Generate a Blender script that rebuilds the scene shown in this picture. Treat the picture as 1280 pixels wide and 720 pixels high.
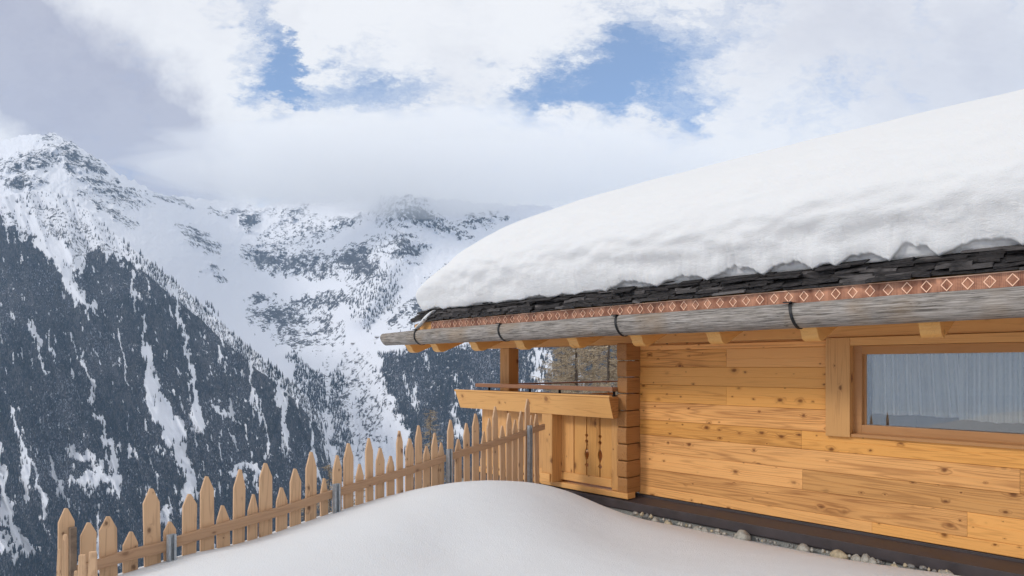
import bpy, math, random
import numpy as np
from mathutils import Vector, Matrix
R = math.radians
random.seed(7); rng = np.random.default_rng(11)
for o in list(bpy.data.objects): bpy.data.objects.remove(o)
sc = bpy.context.scene
COL = sc.collection
E = 1.64                      # eye height above the foot of the wall
F, CX, CY = 774.0, 640.0, 459.0

# ------------------------------------------------------------------ camera
cam = bpy.data.cameras.new("camera"); co = bpy.data.objects.new("camera", cam); COL.objects.link(co)
co.location = (0, 0, E); co.rotation_euler = (R(90), 0, 0)
cam.sensor_width = 36; cam.lens = F/1280*36; cam.shift_y = (CY-360)/1280
cam.clip_start = .1; cam.clip_end = 60000
sc.camera = co

# ------------------------------------------------------------------ light
SUN = Vector((-.95, -.44, .64)).normalized()
sd = bpy.data.lights.new("sun", 'SUN'); so = bpy.data.objects.new("sun", sd); COL.objects.link(so)
sd.energy = 1.6; sd.angle = R(11); sd.color = (1.0, .95, .88)
so.rotation_euler = SUN.to_track_quat('Z', 'Y').to_euler(); so.location = (-20, -20, 20)
sc.view_settings.view_transform = 'Standard'; sc.view_settings.look = 'None'
sc.view_settings.exposure = -0.05; sc.view_settings.gamma = 1
sc.cycles.volume_bounces = 6; sc.cycles.max_bounces = 8; sc.cycles.transparent_max_bounces = 12

class NT:
    """small helper for writing node trees"""
    def __init__(s, tree): s.t = tree; s.n = tree.nodes; s.l = tree.links
    def new(s, typ, **kw):
        n = s.n.new(typ)
        for k, v in kw.items(): setattr(n, k, v)
        return n
    def put(s, sock, val):
        if isinstance(val, bpy.types.NodeSocket): s.l.new(val, sock)
        elif val is not None: sock.default_value = val
    def math(s, op, a, b=None, c=None, clamp=False):
        n = s.new('ShaderNodeMath', operation=op, use_clamp=clamp)
        s.put(n.inputs[0], a); s.put(n.inputs[1], b)
        if c is not None: s.put(n.inputs[2], c)
        return n.outputs[0]
    def vmath(s, op, a, b=None, out=0, scale=None):
        n = s.new('ShaderNodeVectorMath', operation=op)
        s.put(n.inputs[0], a)
        if b is not None: s.put(n.inputs[1], b)
        if scale is not None: s.put(n.inputs['Scale'], scale)
        return n.outputs[out]
    def noise(s, vec, scale, detail=4, rough=.5, dist=0, out='Fac'):
        n = s.new('ShaderNodeTexNoise')
        s.put(n.inputs['Vector'], vec); n.inputs['Scale'].default_value = scale
        n.inputs['Detail'].default_value = detail; n.inputs['Roughness'].default_value = rough
        n.inputs['Distortion'].default_value = dist
        return n.outputs[out]
    def mapr(s, v, a, b, c=0.0, d=1.0, smooth=False):
        n = s.new('ShaderNodeMapRange'); n.clamp = True
        if smooth: n.interpolation_type = 'SMOOTHSTEP'
        for i, x in enumerate((v, a, b, c, d)): s.put(n.inputs[i], x)
        return n.outputs[0]
    def mix(s, f, a, b, mode='MIX'):
        n = s.new('ShaderNodeMix', data_type='RGBA', blend_type=mode)
        s.put(n.inputs[0], f); s.put(n.inputs[6], a); s.put(n.inputs[7], b)
        return n.outputs[2]
    def mapping(s, vec, loc=(0,0,0), rot=(0,0,0), scale=(1,1,1)):
        n = s.new('ShaderNodeMapping'); s.put(n.inputs[0], vec)
        n.inputs[1].default_value = loc; n.inputs[2].default_value = rot; n.inputs[3].default_value = scale
        return n.outputs[0]
def rgb(r, g, b): return (r, g, b, 1)

# ------------------------------------------------------------------ sky
w = bpy.data.worlds.new("World"); sc.world = w; w.use_nodes = True
T = NT(w.node_tree); T.n.clear()
sky = T.new('ShaderNodeTexSky', sky_type='NISHITA'); sky.sun_disc = False
sky.sun_elevation = math.asin(SUN.z); sky.sun_rotation = math.atan2(SUN.x, SUN.y); sky.altitude = 1800; sky.dust_density = .2; sky.ozone_density = 2.5
tc = T.new('ShaderNodeTexCoord'); D = tc.outputs['Generated']
sx = T.new('ShaderNodeSeparateXYZ'); T.put(sx.inputs[0], D)
ay = T.math('MAXIMUM', T.math('ABSOLUTE', sx.outputs[1]), .12)
q = T.new('ShaderNodeCombineXYZ'); T.put(q.inputs[0], T.math('DIVIDE', sx.outputs[0], ay)); T.put(q.inputs[1], T.math('DIVIDE', sx.outputs[2], ay))
q = q.outputs[0]
wn = T.noise(q, 2.6, 6, .62, 0, 'Color')
warp = T.vmath('SCALE', T.vmath('SUBTRACT', wn, (.5, .5, .5)), scale=.28)
qw = T.vmath('ADD', q, warp)
wn2 = T.noise(T.mapping(q, rot=(0, 0, R(30)), scale=(.6, 1.3, 1)), 9, 8, .7, 0, 'Color')
qb = T.vmath('ADD', qw, T.vmath('SCALE', T.vmath('SUBTRACT', wn2, (.5,.5,.5)), scale=.26))
def blob(vec, px, py, rx, ry, ang=0, soft=1.0):
    """soft ellipse on the sky; centre and radii given as bearings"""
    m = T.mapping(vec, loc=(-(px-CX)/F, -(CY-py)/F, 0))
    m = T.mapping(m, rot=(0, 0, R(-ang)))
    m = T.mapping(m, scale=(F/rx, F/ry, 0))
    return T.mapr(T.vmath('LENGTH', m, out=1), 1+soft*.5, 1-soft*.5, 0, 1, True)
def addall(l):
    a = l[0]
    for b in l[1:]: a = T.math('ADD', a, b)
    return a
blues = addall([blob(qb, 300, 60, 95, 34, -58, 1.3), blob(qb, 440, 118, 95, 34, -12, 1.3), blob(qb, 355, 95, 60, 18, -40, 1.2),
                blob(qb, 660, 132, 85, 32, 12, 1.4), blob(qb, 745, 112, 90, 40, 25, 1.6), blob(qb, 800, 60, 60, 60, 20, 1.6), blob(qb, 905, 45, 60, 50, 40, 1.6),
                blob(qb, 860, 145, 50, 40, 60, 1.3), T.math('MULTIPLY', blob(qb, 1010, 130, 130, 45, 12, 1.6), .35)])
bn = T.math('ADD', T.math('MULTIPLY', T.noise(qb, 7, 10, .68), .65), T.math('MULTIPLY', T.noise(qw, 2.6, 5, .6), .35))
blue = T.mapr(T.math('ADD', blues, T.math('MULTIPLY', T.math('SUBTRACT', bn, .5), 5.0)), .10, 1.75, 0, .84, True)
behind = T.mapr(sx.outputs[1], .05, -.15)
blue = T.math('MULTIPLY', blue, T.math('SUBTRACT', 1, behind))
darks = addall([blob(qw, 80, 110, 230, 80, -36, .8), T.math('MULTIPLY', blob(qw, 0, 40, 90, 60, -30, 1), .5), T.math('MULTIPLY', blob(qw, 205, 190, 95, 62, -30, .9), .8), T.math('MULTIPLY', blob(qw, 1180, 60, 260, 110, -5, 1.6), .42),
                T.math('MULTIPLY', blob(qw, -30, 60, 110, 60, -30, 1.2), .5)])
darks = T.math('MULTIPLY', T.math('MINIMUM', darks, 1.0), T.math('SUBTRACT', 1, behind))
cn = T.noise(qw, 2.2, 8, .58); cn2 = T.noise(qb, 5, 8, .6)
shade = T.math('ADD', T.math('MULTIPLY', T.math('SUBTRACT', .54, cn), .8), T.math('MULTIPLY', T.math('SUBTRACT', .5, cn2), .7))
shade = T.math('ADD', T.math('MAXIMUM', T.math('MULTIPLY', shade, .8), 0), T.math('MULTIPLY', darks, .86), clamp=True)
cloudcol = T.mix(shade, rgb(1.0, .99, .99), rgb(.46, .46, .56))
bg1 = T.new('ShaderNodeBackground'); hsv = T.new('ShaderNodeHueSaturation'); hsv.inputs['Saturation'].default_value = 1.2; hsv.inputs['Value'].default_value = 1.25; T.put(hsv.inputs['Color'], sky.outputs[0]); T.put(bg1.inputs[0], hsv.outputs[0]); bg1.inputs[1].default_value = .15
bg2 = T.new('ShaderNodeBackground'); T.put(bg2.inputs[0], cloudcol); bg2.inputs[1].default_value = 1.0
mx = T.new('ShaderNodeMixShader'); T.put(mx.inputs[0], T.math('SUBTRACT', 1, blue)); T.l.new(bg1.outputs[0], mx.inputs[1]); T.l.new(bg2.outputs[0], mx.inputs[2])
wo = T.new('ShaderNodeOutputWorld'); T.l.new(mx.outputs[0], wo.inputs[0])

# ------------------------------------------------------------------ geometry helpers
P0 = Vector((160.4/F*8.05, 8.05)); UX, UY = .7006, -.7135   # foot of the wall corner, direction along the wall
NX, NY = -.7135, -.7006
ROT = math.atan2(UY, UX)
K = -(P0.x*NX + P0.y*NY)                                     # distance of the wall plane from the eye
def U_at(px, v):
    r = (px-CX)/F; Y = (v-K)/(r*NX+NY); X = r*Y
    return (X-P0.x)*UX + (Y-P0.y)*UY
def Y_at(px, v):
    r = (px-CX)/F; return (v-K)/(r*NX+NY)
def Z_at(px, py, v): return (CY-py)/F*Y_at(px, v) + E
def V_at(px, u):
    r = (px-CX)/F; ax = P0.x+u*UX; ayy = P0.y+u*UY
    return (ax - r*ayy)/(r*NY-NX)
def W(u, v, z): return Vector((P0.x+u*UX+v*NX, P0.y+u*UY+v*NY, z))
def at(px, py, Y): return Vector(((px-CX)/F*Y, Y, (CY-py)/F*Y+E))

class MB:
    def __init__(s): s.v = []; s.f = []; s.m = []
    def add(s, vs, fs, mi=0):
        b = len(s.v); s.v += [tuple(p) for p in vs]
        for f in fs: s.f.append(tuple(b+i for i in f)); s.m.append(mi)
    def box(s, x0, x1, y0, y1, z0, z1, mi=0, M=None):
        vs = [(x, y, z) for z in (z0, z1) for y in (y0, y1) for x in (x0, x1)]
        if M: vs = [M @ Vector(p) for p in vs]
        s.add(vs, [(0,2,3,1), (4,5,7,6), (0,1,5,4), (2,6,7,3), (0,4,6,2), (1,3,7,5)], mi)
    def prism(s, poly, axis, a, b, mi=0, M=None):
        """extrude a polygon; axis 'x': poly=(y,z); 'y': poly=(x,z); 'z': poly=(x,y)"""
        n = len(poly); vs = []
        for t in (a, b):
            for p, r in poly:
                vs.append({'x': (t, p, r), 'y': (p, t, r), 'z': (p, r, t)}[axis])
        if M: vs = [M @ Vector(p) for p in vs]
        fs = [tuple(range(n))[::-1], tuple(range(n, 2*n))] + [(i, (i+1) % n, n+(i+1) % n, n+i) for i in range(n)]
        s.add(vs, fs, mi)
    def build(s, name, mats, parent=None, loc=None, smooth=False, bevel=0):
        me = bpy.data.meshes.new(name); me.from_pydata(s.v, [], s.f)
        mats = mats if isinstance(mats, (list, tuple)) else [mats]
        for m in mats: me.materials.append(m)
        if any(s.m): me.polygons.foreach_set('material_index', s.m)
        if smooth: me.polygons.foreach_set('use_smooth', [True]*len(s.f))
        import bmesh
        bm = bmesh.new(); bm.from_mesh(me); bmesh.ops.recalc_face_normals(bm, faces=bm.faces); bm.to_mesh(me); bm.free()
        o = bpy.data.objects.new(name, me); COL.objects.link(o)
        if parent: o.parent = parent
        if loc: o.location = loc
        if bevel:
            b = o.modifiers.new('bevel', 'BEVEL'); b.width = bevel; b.segments = 2; b.limit_method = 'ANGLE'
        return o
def tag(o, label=None, cat=None, group=None, kind=None):
    if label: o['label'] = label
    if cat: o['category'] = cat
    if group: o['group'] = group
    if kind: o['kind'] = kind
    return o
def empty(name, loc, rz=0):
    o = bpy.data.objects.new(name, None); COL.objects.link(o); o.location = loc; o.rotation_euler = (0, 0, rz); o.empty_display_size = .3
    return o
def copy_tree(o, parent=None):
    c = o.copy(); COL.objects.link(c); c.parent = parent
    for ch in list(o.children): copy_tree(ch, c)
    return c
def mesh_np(name, V, Fq, mat, smooth=True, attrs=None, parent=None):
    me = bpy.data.meshes.new(name)
    V = np.asarray(V, np.float32); Fq = np.asarray(Fq, np.int32); k = Fq.shape[1]
    me.vertices.add(len(V)); me.vertices.foreach_set('co', V.ravel())
    me.loops.add(Fq.size); me.loops.foreach_set('vertex_index', Fq.ravel())
    me.polygons.add(len(Fq)); me.polygons.foreach_set('loop_start', np.arange(0, Fq.size, k, dtype=np.int32))
    me.update(calc_edges=True)
    me.polygons.foreach_set('use_smooth', np.full(len(Fq), smooth))
    for nm, a in (attrs or {}).items():
        at_ = me.attributes.new(nm, 'FLOAT', 'POINT'); at_.data.foreach_set('value', np.asarray(a, np.float32).ravel())
    me.materials.append(mat); me.validate()
    o = bpy.data.objects.new(name, me); COL.objects.link(o)
    if parent: o.parent = parent
    return o
def gridfaces(ny, nx):
    i = np.arange(ny*nx).reshape(ny, nx)
    return np.stack([i[:-1, :-1], i[:-1, 1:], i[1:, 1:], i[1:, :-1]], -1).reshape(-1, 4)

# numpy gradient noise
_perm = rng.permutation(512); _ang = rng.uniform(0, 2*math.pi, 512)
def perlin(x, y, seed=0):
    x = np.asarray(x, float)+seed*17.31; y = np.asarray(y, float)+seed*9.17
    xi = np.floor(x).astype(int); yi = np.floor(y).astype(int); xf = x-xi; yf = y-yi
    def g(a, b, dx, dy):
        h = _ang[_perm[(_perm[a & 511]+b) & 511]]
        return np.cos(h)*dx+np.sin(h)*dy
    u = xf*xf*xf*(xf*(xf*6-15)+10); v = yf*yf*yf*(yf*(yf*6-15)+10)
    n00 = g(xi, yi, xf, yf); n10 = g(xi+1, yi, xf-1, yf); n01 = g(xi, yi+1, xf, yf-1); n11 = g(xi+1, yi+1, xf-1, yf-1)
    return ((n00*(1-u)+n10*u)*(1-v)+(n01*(1-u)+n11*u)*v)*1.5
def fbm(x, y, oct=5, gain=.5, seed=0):
    a = 1; s = 0; f = 1
    for k in range(oct):
        s = s+a*perlin(x*f, y*f, seed+k); a *= gain; f *= 2.03
    return s
def ridged(x, y, oct=5, gain=.5, seed=0):
    a = 1; s = 0; f = 1
    for k in range(oct):
        s = s+a*(1-2*np.abs(perlin(x*f, y*f, seed+k))); a *= gain; f *= 2.1
    return s
def tps(P, z):
    P = np.asarray(P, float); z = np.asarray(z, float); n = len(P); sc_ = np.abs(P).max(); Q = P/sc_
    d = np.linalg.norm(Q[:, None]-Q[None], axis=-1); Kk = np.where(d > 0, d*d*np.log(d+1e-12), 0)
    A = np.zeros((n+3, n+3)); A[:n, :n] = Kk+np.eye(n)*1e-4; A[:n, n] = 1; A[:n, n+1:] = Q; A[n, :n] = 1; A[n+1:, :n] = Q.T
    c = np.linalg.solve(A, np.r_[z, 0, 0, 0])
    def f(x, y):
        x = np.asarray(x, float)/sc_; y = np.asarray(y, float)/sc_; out = c[n]+c[n+1]*x+c[n+2]*y
        for i in range(n):
            r = np.hypot(x-Q[i, 0], y-Q[i, 1]); out = out+c[i]*np.where(r > 0, r*r*np.log(r+1e-12), 0)
        return out
    return f
def sstep(a, b, x):
    t = np.clip((x-a)/(b-a), 0, 1); return t*t*(3-2*t)

# ------------------------------------------------------------------ materials
def newmat(name):
    m = bpy.data.materials.new(name); m.use_nodes = True; t = NT(m.node_tree); t.n.clear()
    b = t.new('ShaderNodeBsdfPrincipled'); o = t.new('ShaderNodeOutputMaterial'); t.l.new(b.outputs[0], o.inputs[0])
    return m, t, b, o
def bump(t, b, h, dist, strength=1.0):
    n = t.new('ShaderNodeBump'); n.inputs['Distance'].default_value = dist; n.inputs['Strength'].default_value = strength
    t.put(n.inputs['Height'], h); t.l.new(n.outputs[0], b.inputs['Normal'])
def plain(name, col, rough=.6, metal=0, nscale=30, namp=.25, bumpd=0.0):
    m, t, b, o = newmat(name); c = t.new('ShaderNodeTexCoord').outputs['Object']
    n = t.noise(c, nscale, 6, .6)
    k = t.mapr(n, .3, .7, 1-namp, 1+namp)
    t.put(b.inputs['Base Color'], t.vmath('SCALE', tuple(col), scale=k))
    t.put(b.inputs['Roughness'], t.mapr(n, .3, .7, rough-.1, min(1, rough+.1))); b.inputs['Metallic'].default_value = metal
    if bumpd: bump(t, b, n, bumpd)
    return m
def wood(name, axis='x', light=(.62, .37, .16), dark=(.36, .16, .05), knots=1.0, rough=.55, vary=.35, grain=1.0, grey=0.0, knotsc=4.6):
    m, t, b, o = newmat(name)
    g = t.new('ShaderNodeNewGeometry'); rnd = g.outputs['Random Per Island']
    oi = t.new('ShaderNodeObjectInfo').outputs['Random']
    c = t.new('ShaderNodeTexCoord').outputs['Object']
    cb = t.new('ShaderNodeCombineXYZ'); rr = t.math('ADD', rnd, oi)
    t.put(cb.inputs[0], t.math('MULTIPLY', rr, 37.7)); t.put(cb.inputs[1], t.math('MULTIPLY', rr, 91.3)); t.put(cb.inputs[2], t.math('MULTIPLY', rr, 53.1))
    p = t.vmath('ADD', c, cb.outputs[0])
    def st(along, across):
        s = [across]*3; s['xyz'.index(axis)] = along; return tuple(s)
    # knots
    xyz = t.new('ShaderNodeSeparateXYZ'); t.put(xyz.inputs[0], p); ia = 'xyz'.index(axis); io = [i for i in range(3) if i != ia]
    k2 = t.new('ShaderNodeCombineXYZ'); t.put(k2.inputs[0], t.math('MULTIPLY', xyz.outputs[ia], 1.0)); t.put(k2.inputs[1], t.math('MULTIPLY', t.math('ADD', xyz.outputs[io[0]], xyz.outputs[io[1]]), 1.5))
    vk = t.new('ShaderNodeTexVoronoi'); vk.feature = 'F1'; vk.voronoi_dimensions = '2D'; t.put(vk.inputs['Vector'], k2.outputs[0]); vk.inputs['Scale'].default_value = knotsc
    vk.inputs['Randomness'].default_value = 1
    sel = t.new('ShaderNodeSeparateColor'); t.put(sel.inputs[0], vk.outputs['Color'])
    size = t.mapr(t.math('POWER', sel.outputs[0], 2.4), 0, 1, .04, .18)
    dn = t.math('ADD', vk.outputs['Distance'], t.math('MULTIPLY', t.math('SUBTRACT', t.noise(p, 28, 4), .5), .13))
    on = t.mapr(t.math('ADD', sel.outputs[1], t.math('MULTIPLY', t.math('SUBTRACT', t.noise(p, .9, 1), .5), .9)), .42, .62)
    kcore = t.math('MULTIPLY', t.mapr(t.math('DIVIDE', dn, size), 1.15, .30, 0, 1, True), on)
    khalo = t.math('MULTIPLY', t.mapr(t.math('DIVIDE', dn, size), 2.6, .6, 0, 1, True), on)
    # growth rings as contour lines of a stretched noise field bending round the knots
    base = t.noise(t.mapping(p, scale=st(.22, 5.0)), 1.3, 2, .5)
    fld = t.math('ADD', base, t.math('MULTIPLY', khalo, .05*knots))
    rings = t.math('MULTIPLY_ADD', t.math('SINE', t.math('MULTIPLY', fld, 95.0)), .5, .5)
    rings = t.math('POWER', rings, 2.2)
    fine = t.noise(t.mapping(p, scale=st(.9, 34)), 3.0, 5, .7)
    cloud = t.noise(t.mapping(p, scale=st(.5, 2.5)), 2.2, 3, .5)
    f = t.math('ADD', t.math('MULTIPLY', rings, .38*grain), t.math('MULTIPLY', t.math('SUBTRACT', fine, .5), 1.05*grain))
    f = t.math('ADD', f, t.math('MULTIPLY', t.math('SUBTRACT', cloud, .58), .9))
    f = t.math('ADD', f, t.math('MULTIPLY', t.math('SUBTRACT', rnd, .55), vary), None, True)
    f = t.math('ADD', f, t.math('MULTIPLY', khalo, .26*knots), None, True)
    col = t.mix(f, rgb(*light), rgb(*dark))
    kc = (dark[0]*.55, dark[1]*.5, dark[2]*.5)
    col = t.mix(t.math('MULTIPLY', kcore, .85*min(1, knots)), col, rgb(*kc))
    hs = t.new('ShaderNodeHueSaturation'); t.put(hs.inputs['Color'], col)
    t.put(hs.inputs['Saturation'], t.mapr(t.math('FRACT', t.math('MULTIPLY', rnd, 7.3)), 0, 1, .97-grey, 1.06-grey))
    t.put(hs.inputs['Value'], t.mapr(t.math('FRACT', t.math('MULTIPLY', rnd, 13.7)), 0, 1, 1-.25*vary, 1+.2*vary))
    t.put(b.inputs['Base Color'], hs.outputs[0])
    b.inputs['Roughness'].default_value = rough; b.inputs['Specular IOR Level'].default_value = .3
    bump(t, b, t.math('ADD', fine, t.math('MULTIPLY', rings, .5)), .0012, .7)
    return m
M = {}
M['wall'] = wood('larch_boards_wood', 'x', (.80, .405, .135), (.28, .10, .026), 1.25, .5, .75)
M['beam'] = wood('beam_wood', 'x', (.78, .41, .135), (.44, .18, .05), .9, .5, .35, 1.0, 0, 3.4)
M['rafter'] = wood('rafter_wood', 'y', (.78, .42, .13), (.48, .20, .055), .5, .5, .2, .7, 0, 2)
M['post'] = wood('upright_wood', 'z', (.68, .355, .122), (.31, .125, .036), 1.0, .5, .55, 1.1, 0, 3.2)
M['log'] = wood('log_end_wood', 'y', (.43, .20, .065), (.15, .055, .018), .6, .5, .5, 1.2, 0, 2)
M['picket'] = wood('picket_wood', 'z', (.54, .345, .20), (.23, .13, .072), 1.0, .75, .8, 1.3, .06, 5)
M['rail'] = wood('fence_rail_wood', 'x', (.46, .275, .155), (.25, .13, .07), .7, .7, .3, .9, .04, 4)
M['frame'] = wood('window_frame_wood', 'x', (.47, .235, .09), (.32, .14, .05), .1, .35, .15, .5)
M['handrail'] = wood('handrail_wood', 'x', (.36, .17, .085), (.20, .085, .04), .1, .35, .15, .5)
M['metal'] = plain('dark_coated_metal', (.050, .040, .043), .6, .0, 6, .3)
M['black'] = plain('black_iron', (.02, .02, .022), .5, .5)
M['zinc'] = plain('galvanised_steel', (.36, .39, .42), .5, .15, 25, .3)
M['silver'] = plain('aluminium_strip', (.75, .77, .8), .3, .6)
M['concrete'] = plain('rough_concrete', (.25, .25, .235), .9, 0, 60, .35, .006)
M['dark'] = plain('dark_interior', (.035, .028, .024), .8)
M['strap'] = plain('weathered_batten_wood', (.17, .12, .085), .8, 0, 20, .4)

# weathered gutter log
m, t, b, o = newmat('weathered_log_wood')
c = t.new('ShaderNodeTexCoord').outputs['Object']
s1 = t.noise(t.mapping(c, scale=(1.1, 22, 22)), 2.4, 9, .74, .5); s2 = t.noise(t.mapping(c, scale=(3, 90, 90)), 1.6, 6, .7); s3 = t.noise(c, 2.2, 3)
s4 = t.noise(t.mapping(c, scale=(.6, 9, 9)), 3.1, 3, .5, .8)
col = t.mix(t.mapr(s1, .38, .60), rgb(.07, .062, .056), rgb(.30, .27, .24))
col = t.mix(t.mapr(s2, .46, .62, 0, .7), col, rgb(.50, .46, .43))
col = t.mix(t.mapr(s3, .52, .7, 0, .45), col, rgb(.30, .21, .13))
crack = t.mapr(t.math('ABSOLUTE', t.math('SUBTRACT', s4, .5)), .0, .012, 1, 0)
crack = t.math('MULTIPLY', crack, t.mapr(t.noise(c, 3.3, 2), .5, .56))
col = t.mix(t.math('MULTIPLY', crack, .85), col, rgb(.02, .018, .016))
t.put(b.inputs['Base Color'], col); b.inputs['Roughness'].default_value = .85; b.inputs['Specular IOR Level'].default_value = .2
bump(t, b, t.math('SUBTRACT', t.math('ADD', s1, t.math('MULTIPLY', s2, .5)), crack), .005, .6)
M['gutter'] = m
# burnt-dark shingles
m, t, b, o = newmat('old_shingle_wood')
g = t.new('ShaderNodeNewGeometry'); rnd = g.outputs['Random Per Island']; c = t.new('ShaderNodeTexCoord').outputs['Object']
s1 = t.noise(t.mapping(c, scale=(5, 22, 30)), 3, 7, .7); s2 = t.noise(c, 5, 4)
col = t.mix(t.mapr(s1, .42, .72), rgb(.008, .007, .008), rgb(.075, .062, .06))
nz = t.new('ShaderNodeSeparateXYZ'); t.put(nz.inputs[0], g.outputs['True Normal'])
wear = t.math('MULTIPLY', t.mapr(rnd, .72, .9), t.mapr(s2, .35, .55))
col = t.mix(t.math('MULTIPLY', wear, .7), col, rgb(.20, .18, .175))
t.put(b.inputs['Base Color'], col); b.inputs['Roughness'].default_value = .8; bump(t, b, s1, .02, 1)
M['shingle'] = m
# copper
def copper(name, bright):
    m, t, b, o = newmat(name); c = t.new('ShaderNodeTexCoord').outputs['Object']
    s1 = t.noise(t.mapping(c, scale=(3, 1, 1.2)), 3, 5, .6); s2 = t.noise(t.mapping(c, scale=(9, 1, 2)), 2, 2)
    col = t.mix(t.mapr(s1, .35, .65), rgb(.24, .09, .052), rgb(.62, .30, .18))
    if bright: col = rgb(.98, .62, .42)
    else:
        ch = t.new('ShaderNodeTexChecker'); t.put(ch.inputs[0], t.mapping(c, rot=(0, R(45), 0))); ch.inputs['Scale'].default_value = 130
        col = t.mix(t.math('MULTIPLY', ch.outputs['Fac'], t.mapr(s2, .4, .55, .1, .55)), col, rgb(.08, .035, .03))
    t.put(b.inputs['Base Color'], col); b.inputs['Metallic'].default_value = .75; b.inputs['Roughness'].default_value = .36
    bump(t, b, s1, .004, .6)
    return m
M['copper'] = copper('tarnished_copper', 0); M['copper_bright'] = copper('bright_copper_edge', 1)
# snow
def snowmat(name, col, lump):
    m, t, b, o = newmat(name); c = t.new('ShaderNodeTexCoord').outputs['Object']
    n1 = t.noise(t.mapping(c, rot=(0, R(15), 0), scale=(.8, 1, 2.0)), 2.4, 6, .6); n2 = t.noise(c, 90, 3, .6); n3 = t.noise(c, 9, 3, .5)
    b.inputs['Base Color'].default_value = rgb(*col); b.inputs['Roughness'].default_value = .75; b.inputs['Specular IOR Level'].default_value = .15
    b.inputs['Subsurface Weight'].default_value = .25; b.inputs['Subsurface Radius'].default_value = (.04, .05, .06); b.inputs['Subsurface Scale'].default_value = 1
    h = t.math('ADD', t.math('MULTIPLY', n1, lump), t.math('ADD', t.math('MULTIPLY', n2, .006), t.math('MULTIPLY', n3, lump*.16)))
    bump(t, b, h, 1.0, 1)
    return m
M['snow'] = snowmat('settled_snow', (.70, .705, .72), .012)
M['roofsnow'] = snowmat('roof_snow', (.735, .735, .74), .035)
M['stone'] = plain('pale_limestone', (.36, .34, .30), .85, 0, 25, .45, .01)
M['stone2'] = plain('buff_stone', (.42, .35, .24), .85, 0, 25, .4, .01)
M['stone3'] = plain('grey_stone', (.20, .195, .185), .85, 0, 25, .4, .01)

# ------------------------------------------------------------------ near ground (snow) and hillside
FD = Vector((646, 774)).normalized()                          # fence direction in plan
def Yf(px): return 1.1*4494/(1286-px)
fa = at(211, 700, Yf(211)); fb = at(660, 600, Yf(660))
FD = Vector((fb.x-fa.x, fb.y-fa.y)).normalized(); FN = Vector((-FD.y, FD.x))   # outward = valley side
def sfence(X, Y): return (X-fa.x)*FN.x+(Y-fa.y)*FN.y
cp = []
for px, py, Y in [(150,729,4.15), (185,713,4.35), (211,703.5,4.5), (255,690,4.7), (300,680,4.95), (360,662,5.25), (418,642,5.6), (470,627,5.9), (520,612,6.1),
                  (560,604,6.3), (600,601,6.5), (640,601.5,6.75), (672,605,7.0), (700,613,7.3),
                  (640,720,4.4), (450,720,4.0), (300,740,3.6), (800,720,4.6), (640,650,5.5), (500,660,5.0), (760,670,6.0), (560,690,4.8)]:
    p = at(px, py, Y); cp.append((p.x, p.y, p.z))
for px, py in [(720,621), (740,630), (765,639), (800,648), (840,656), (900,668), (940,676), (1000,688), (1060,699), (1120,708), (1200,721), (1280,735)]:
    v = .50; Y = Y_at(px, v); p = at(px, py, Y); cp.append((p.x, p.y, p.z))
    q_ = W(U_at(px, v), .15, p.z-.09); cp.append((q_.x, q_.y, q_.z))
for px, dz in [(558, -.10), (610, -.22), (660, -.32)]:
    p = at(px, 603, Yf(px)); cp.append((p.x, p.y, E-1.27+dz))
cp += [(0, 0, E-1.55), (-2, 1, E-1.6), (3, 1, E-1.6), (0, 2.5, E-1.5), (-4, -3, E-1.5), (4, -4, E-1.5), (7, 1, E-1.8), (-3.2, 2.6, E-1.6)]
cp = np.array(cp); gnear = tps(cp[:, :2], cp[:, 2])
def ground_z(X, Y):
    X = np.asarray(X, float); Y = np.asarray(Y, float)
    r = np.hypot(X-.5, Y-3.5); k = np.minimum(1, 7.5/np.maximum(r, 1e-6))
    z = gnear(.5+(X-.5)*k, 3.5+(Y-3.5)*k); z = np.clip(z, -.55, .7)
    s1 = (X-fa.x)*FN.x+(Y-fa.y)*FN.y-.03                       # beyond the fence
    uu = (X-P0.x)*UX+(Y-P0.y)*UY; vv = (X-P0.x)*NX+(Y-P0.y)*NY
    s2 = -(uu+3.3)                                            # beyond the gable end
    s = np.maximum(s1, np.minimum(s2, 1e9))
    s = np.maximum(s, 0); drop = np.where(s < .4, s*s*1.0, .16+(s-.4)*.8)
    hill = z-drop
    up = np.maximum(-s1-9, 0)*.28*np.where(s2 > 0, 0, 1)
    z2 = hill+np.minimum(up, 300)+np.where(s > 12, fbm(X/30, Y/30, 4)*3*sstep(12, 40, s), 0)
    return np.maximum(z2, -430+fbm(X/200, Y/200, 3)*8)
def graded(lo, hi, fine_lo, fine_hi, step):
    a = list(np.arange(fine_lo, fine_hi+1e-6, step)); d = step; x = fine_hi
    while x < hi: d *= 1.13; x += d; a.append(x)
    d = step; x = fine_lo
    while x > lo: d *= 1.13; x -= d; a.insert(0, x)
    return np.array(a)
gx = graded(-9000, 9000, -7, 8, .09); gy = graded(-9000, 12000, -1.5, 11, .09)
GX, GY = np.meshgrid(gx, gy); GZ = ground_z(GX, GY)
near = sstep(30, 12, np.hypot(GX, GY-4)); GZ = GZ+near*(fbm(GX/1.3, GY/1.3, 4, .5, 3)*.012)
tag(mesh_np('snow_ground', np.stack([GX, GY, GZ], -1).reshape(-1, 3), gridfaces(*GX.shape), M['snow']), kind='structure')

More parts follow.
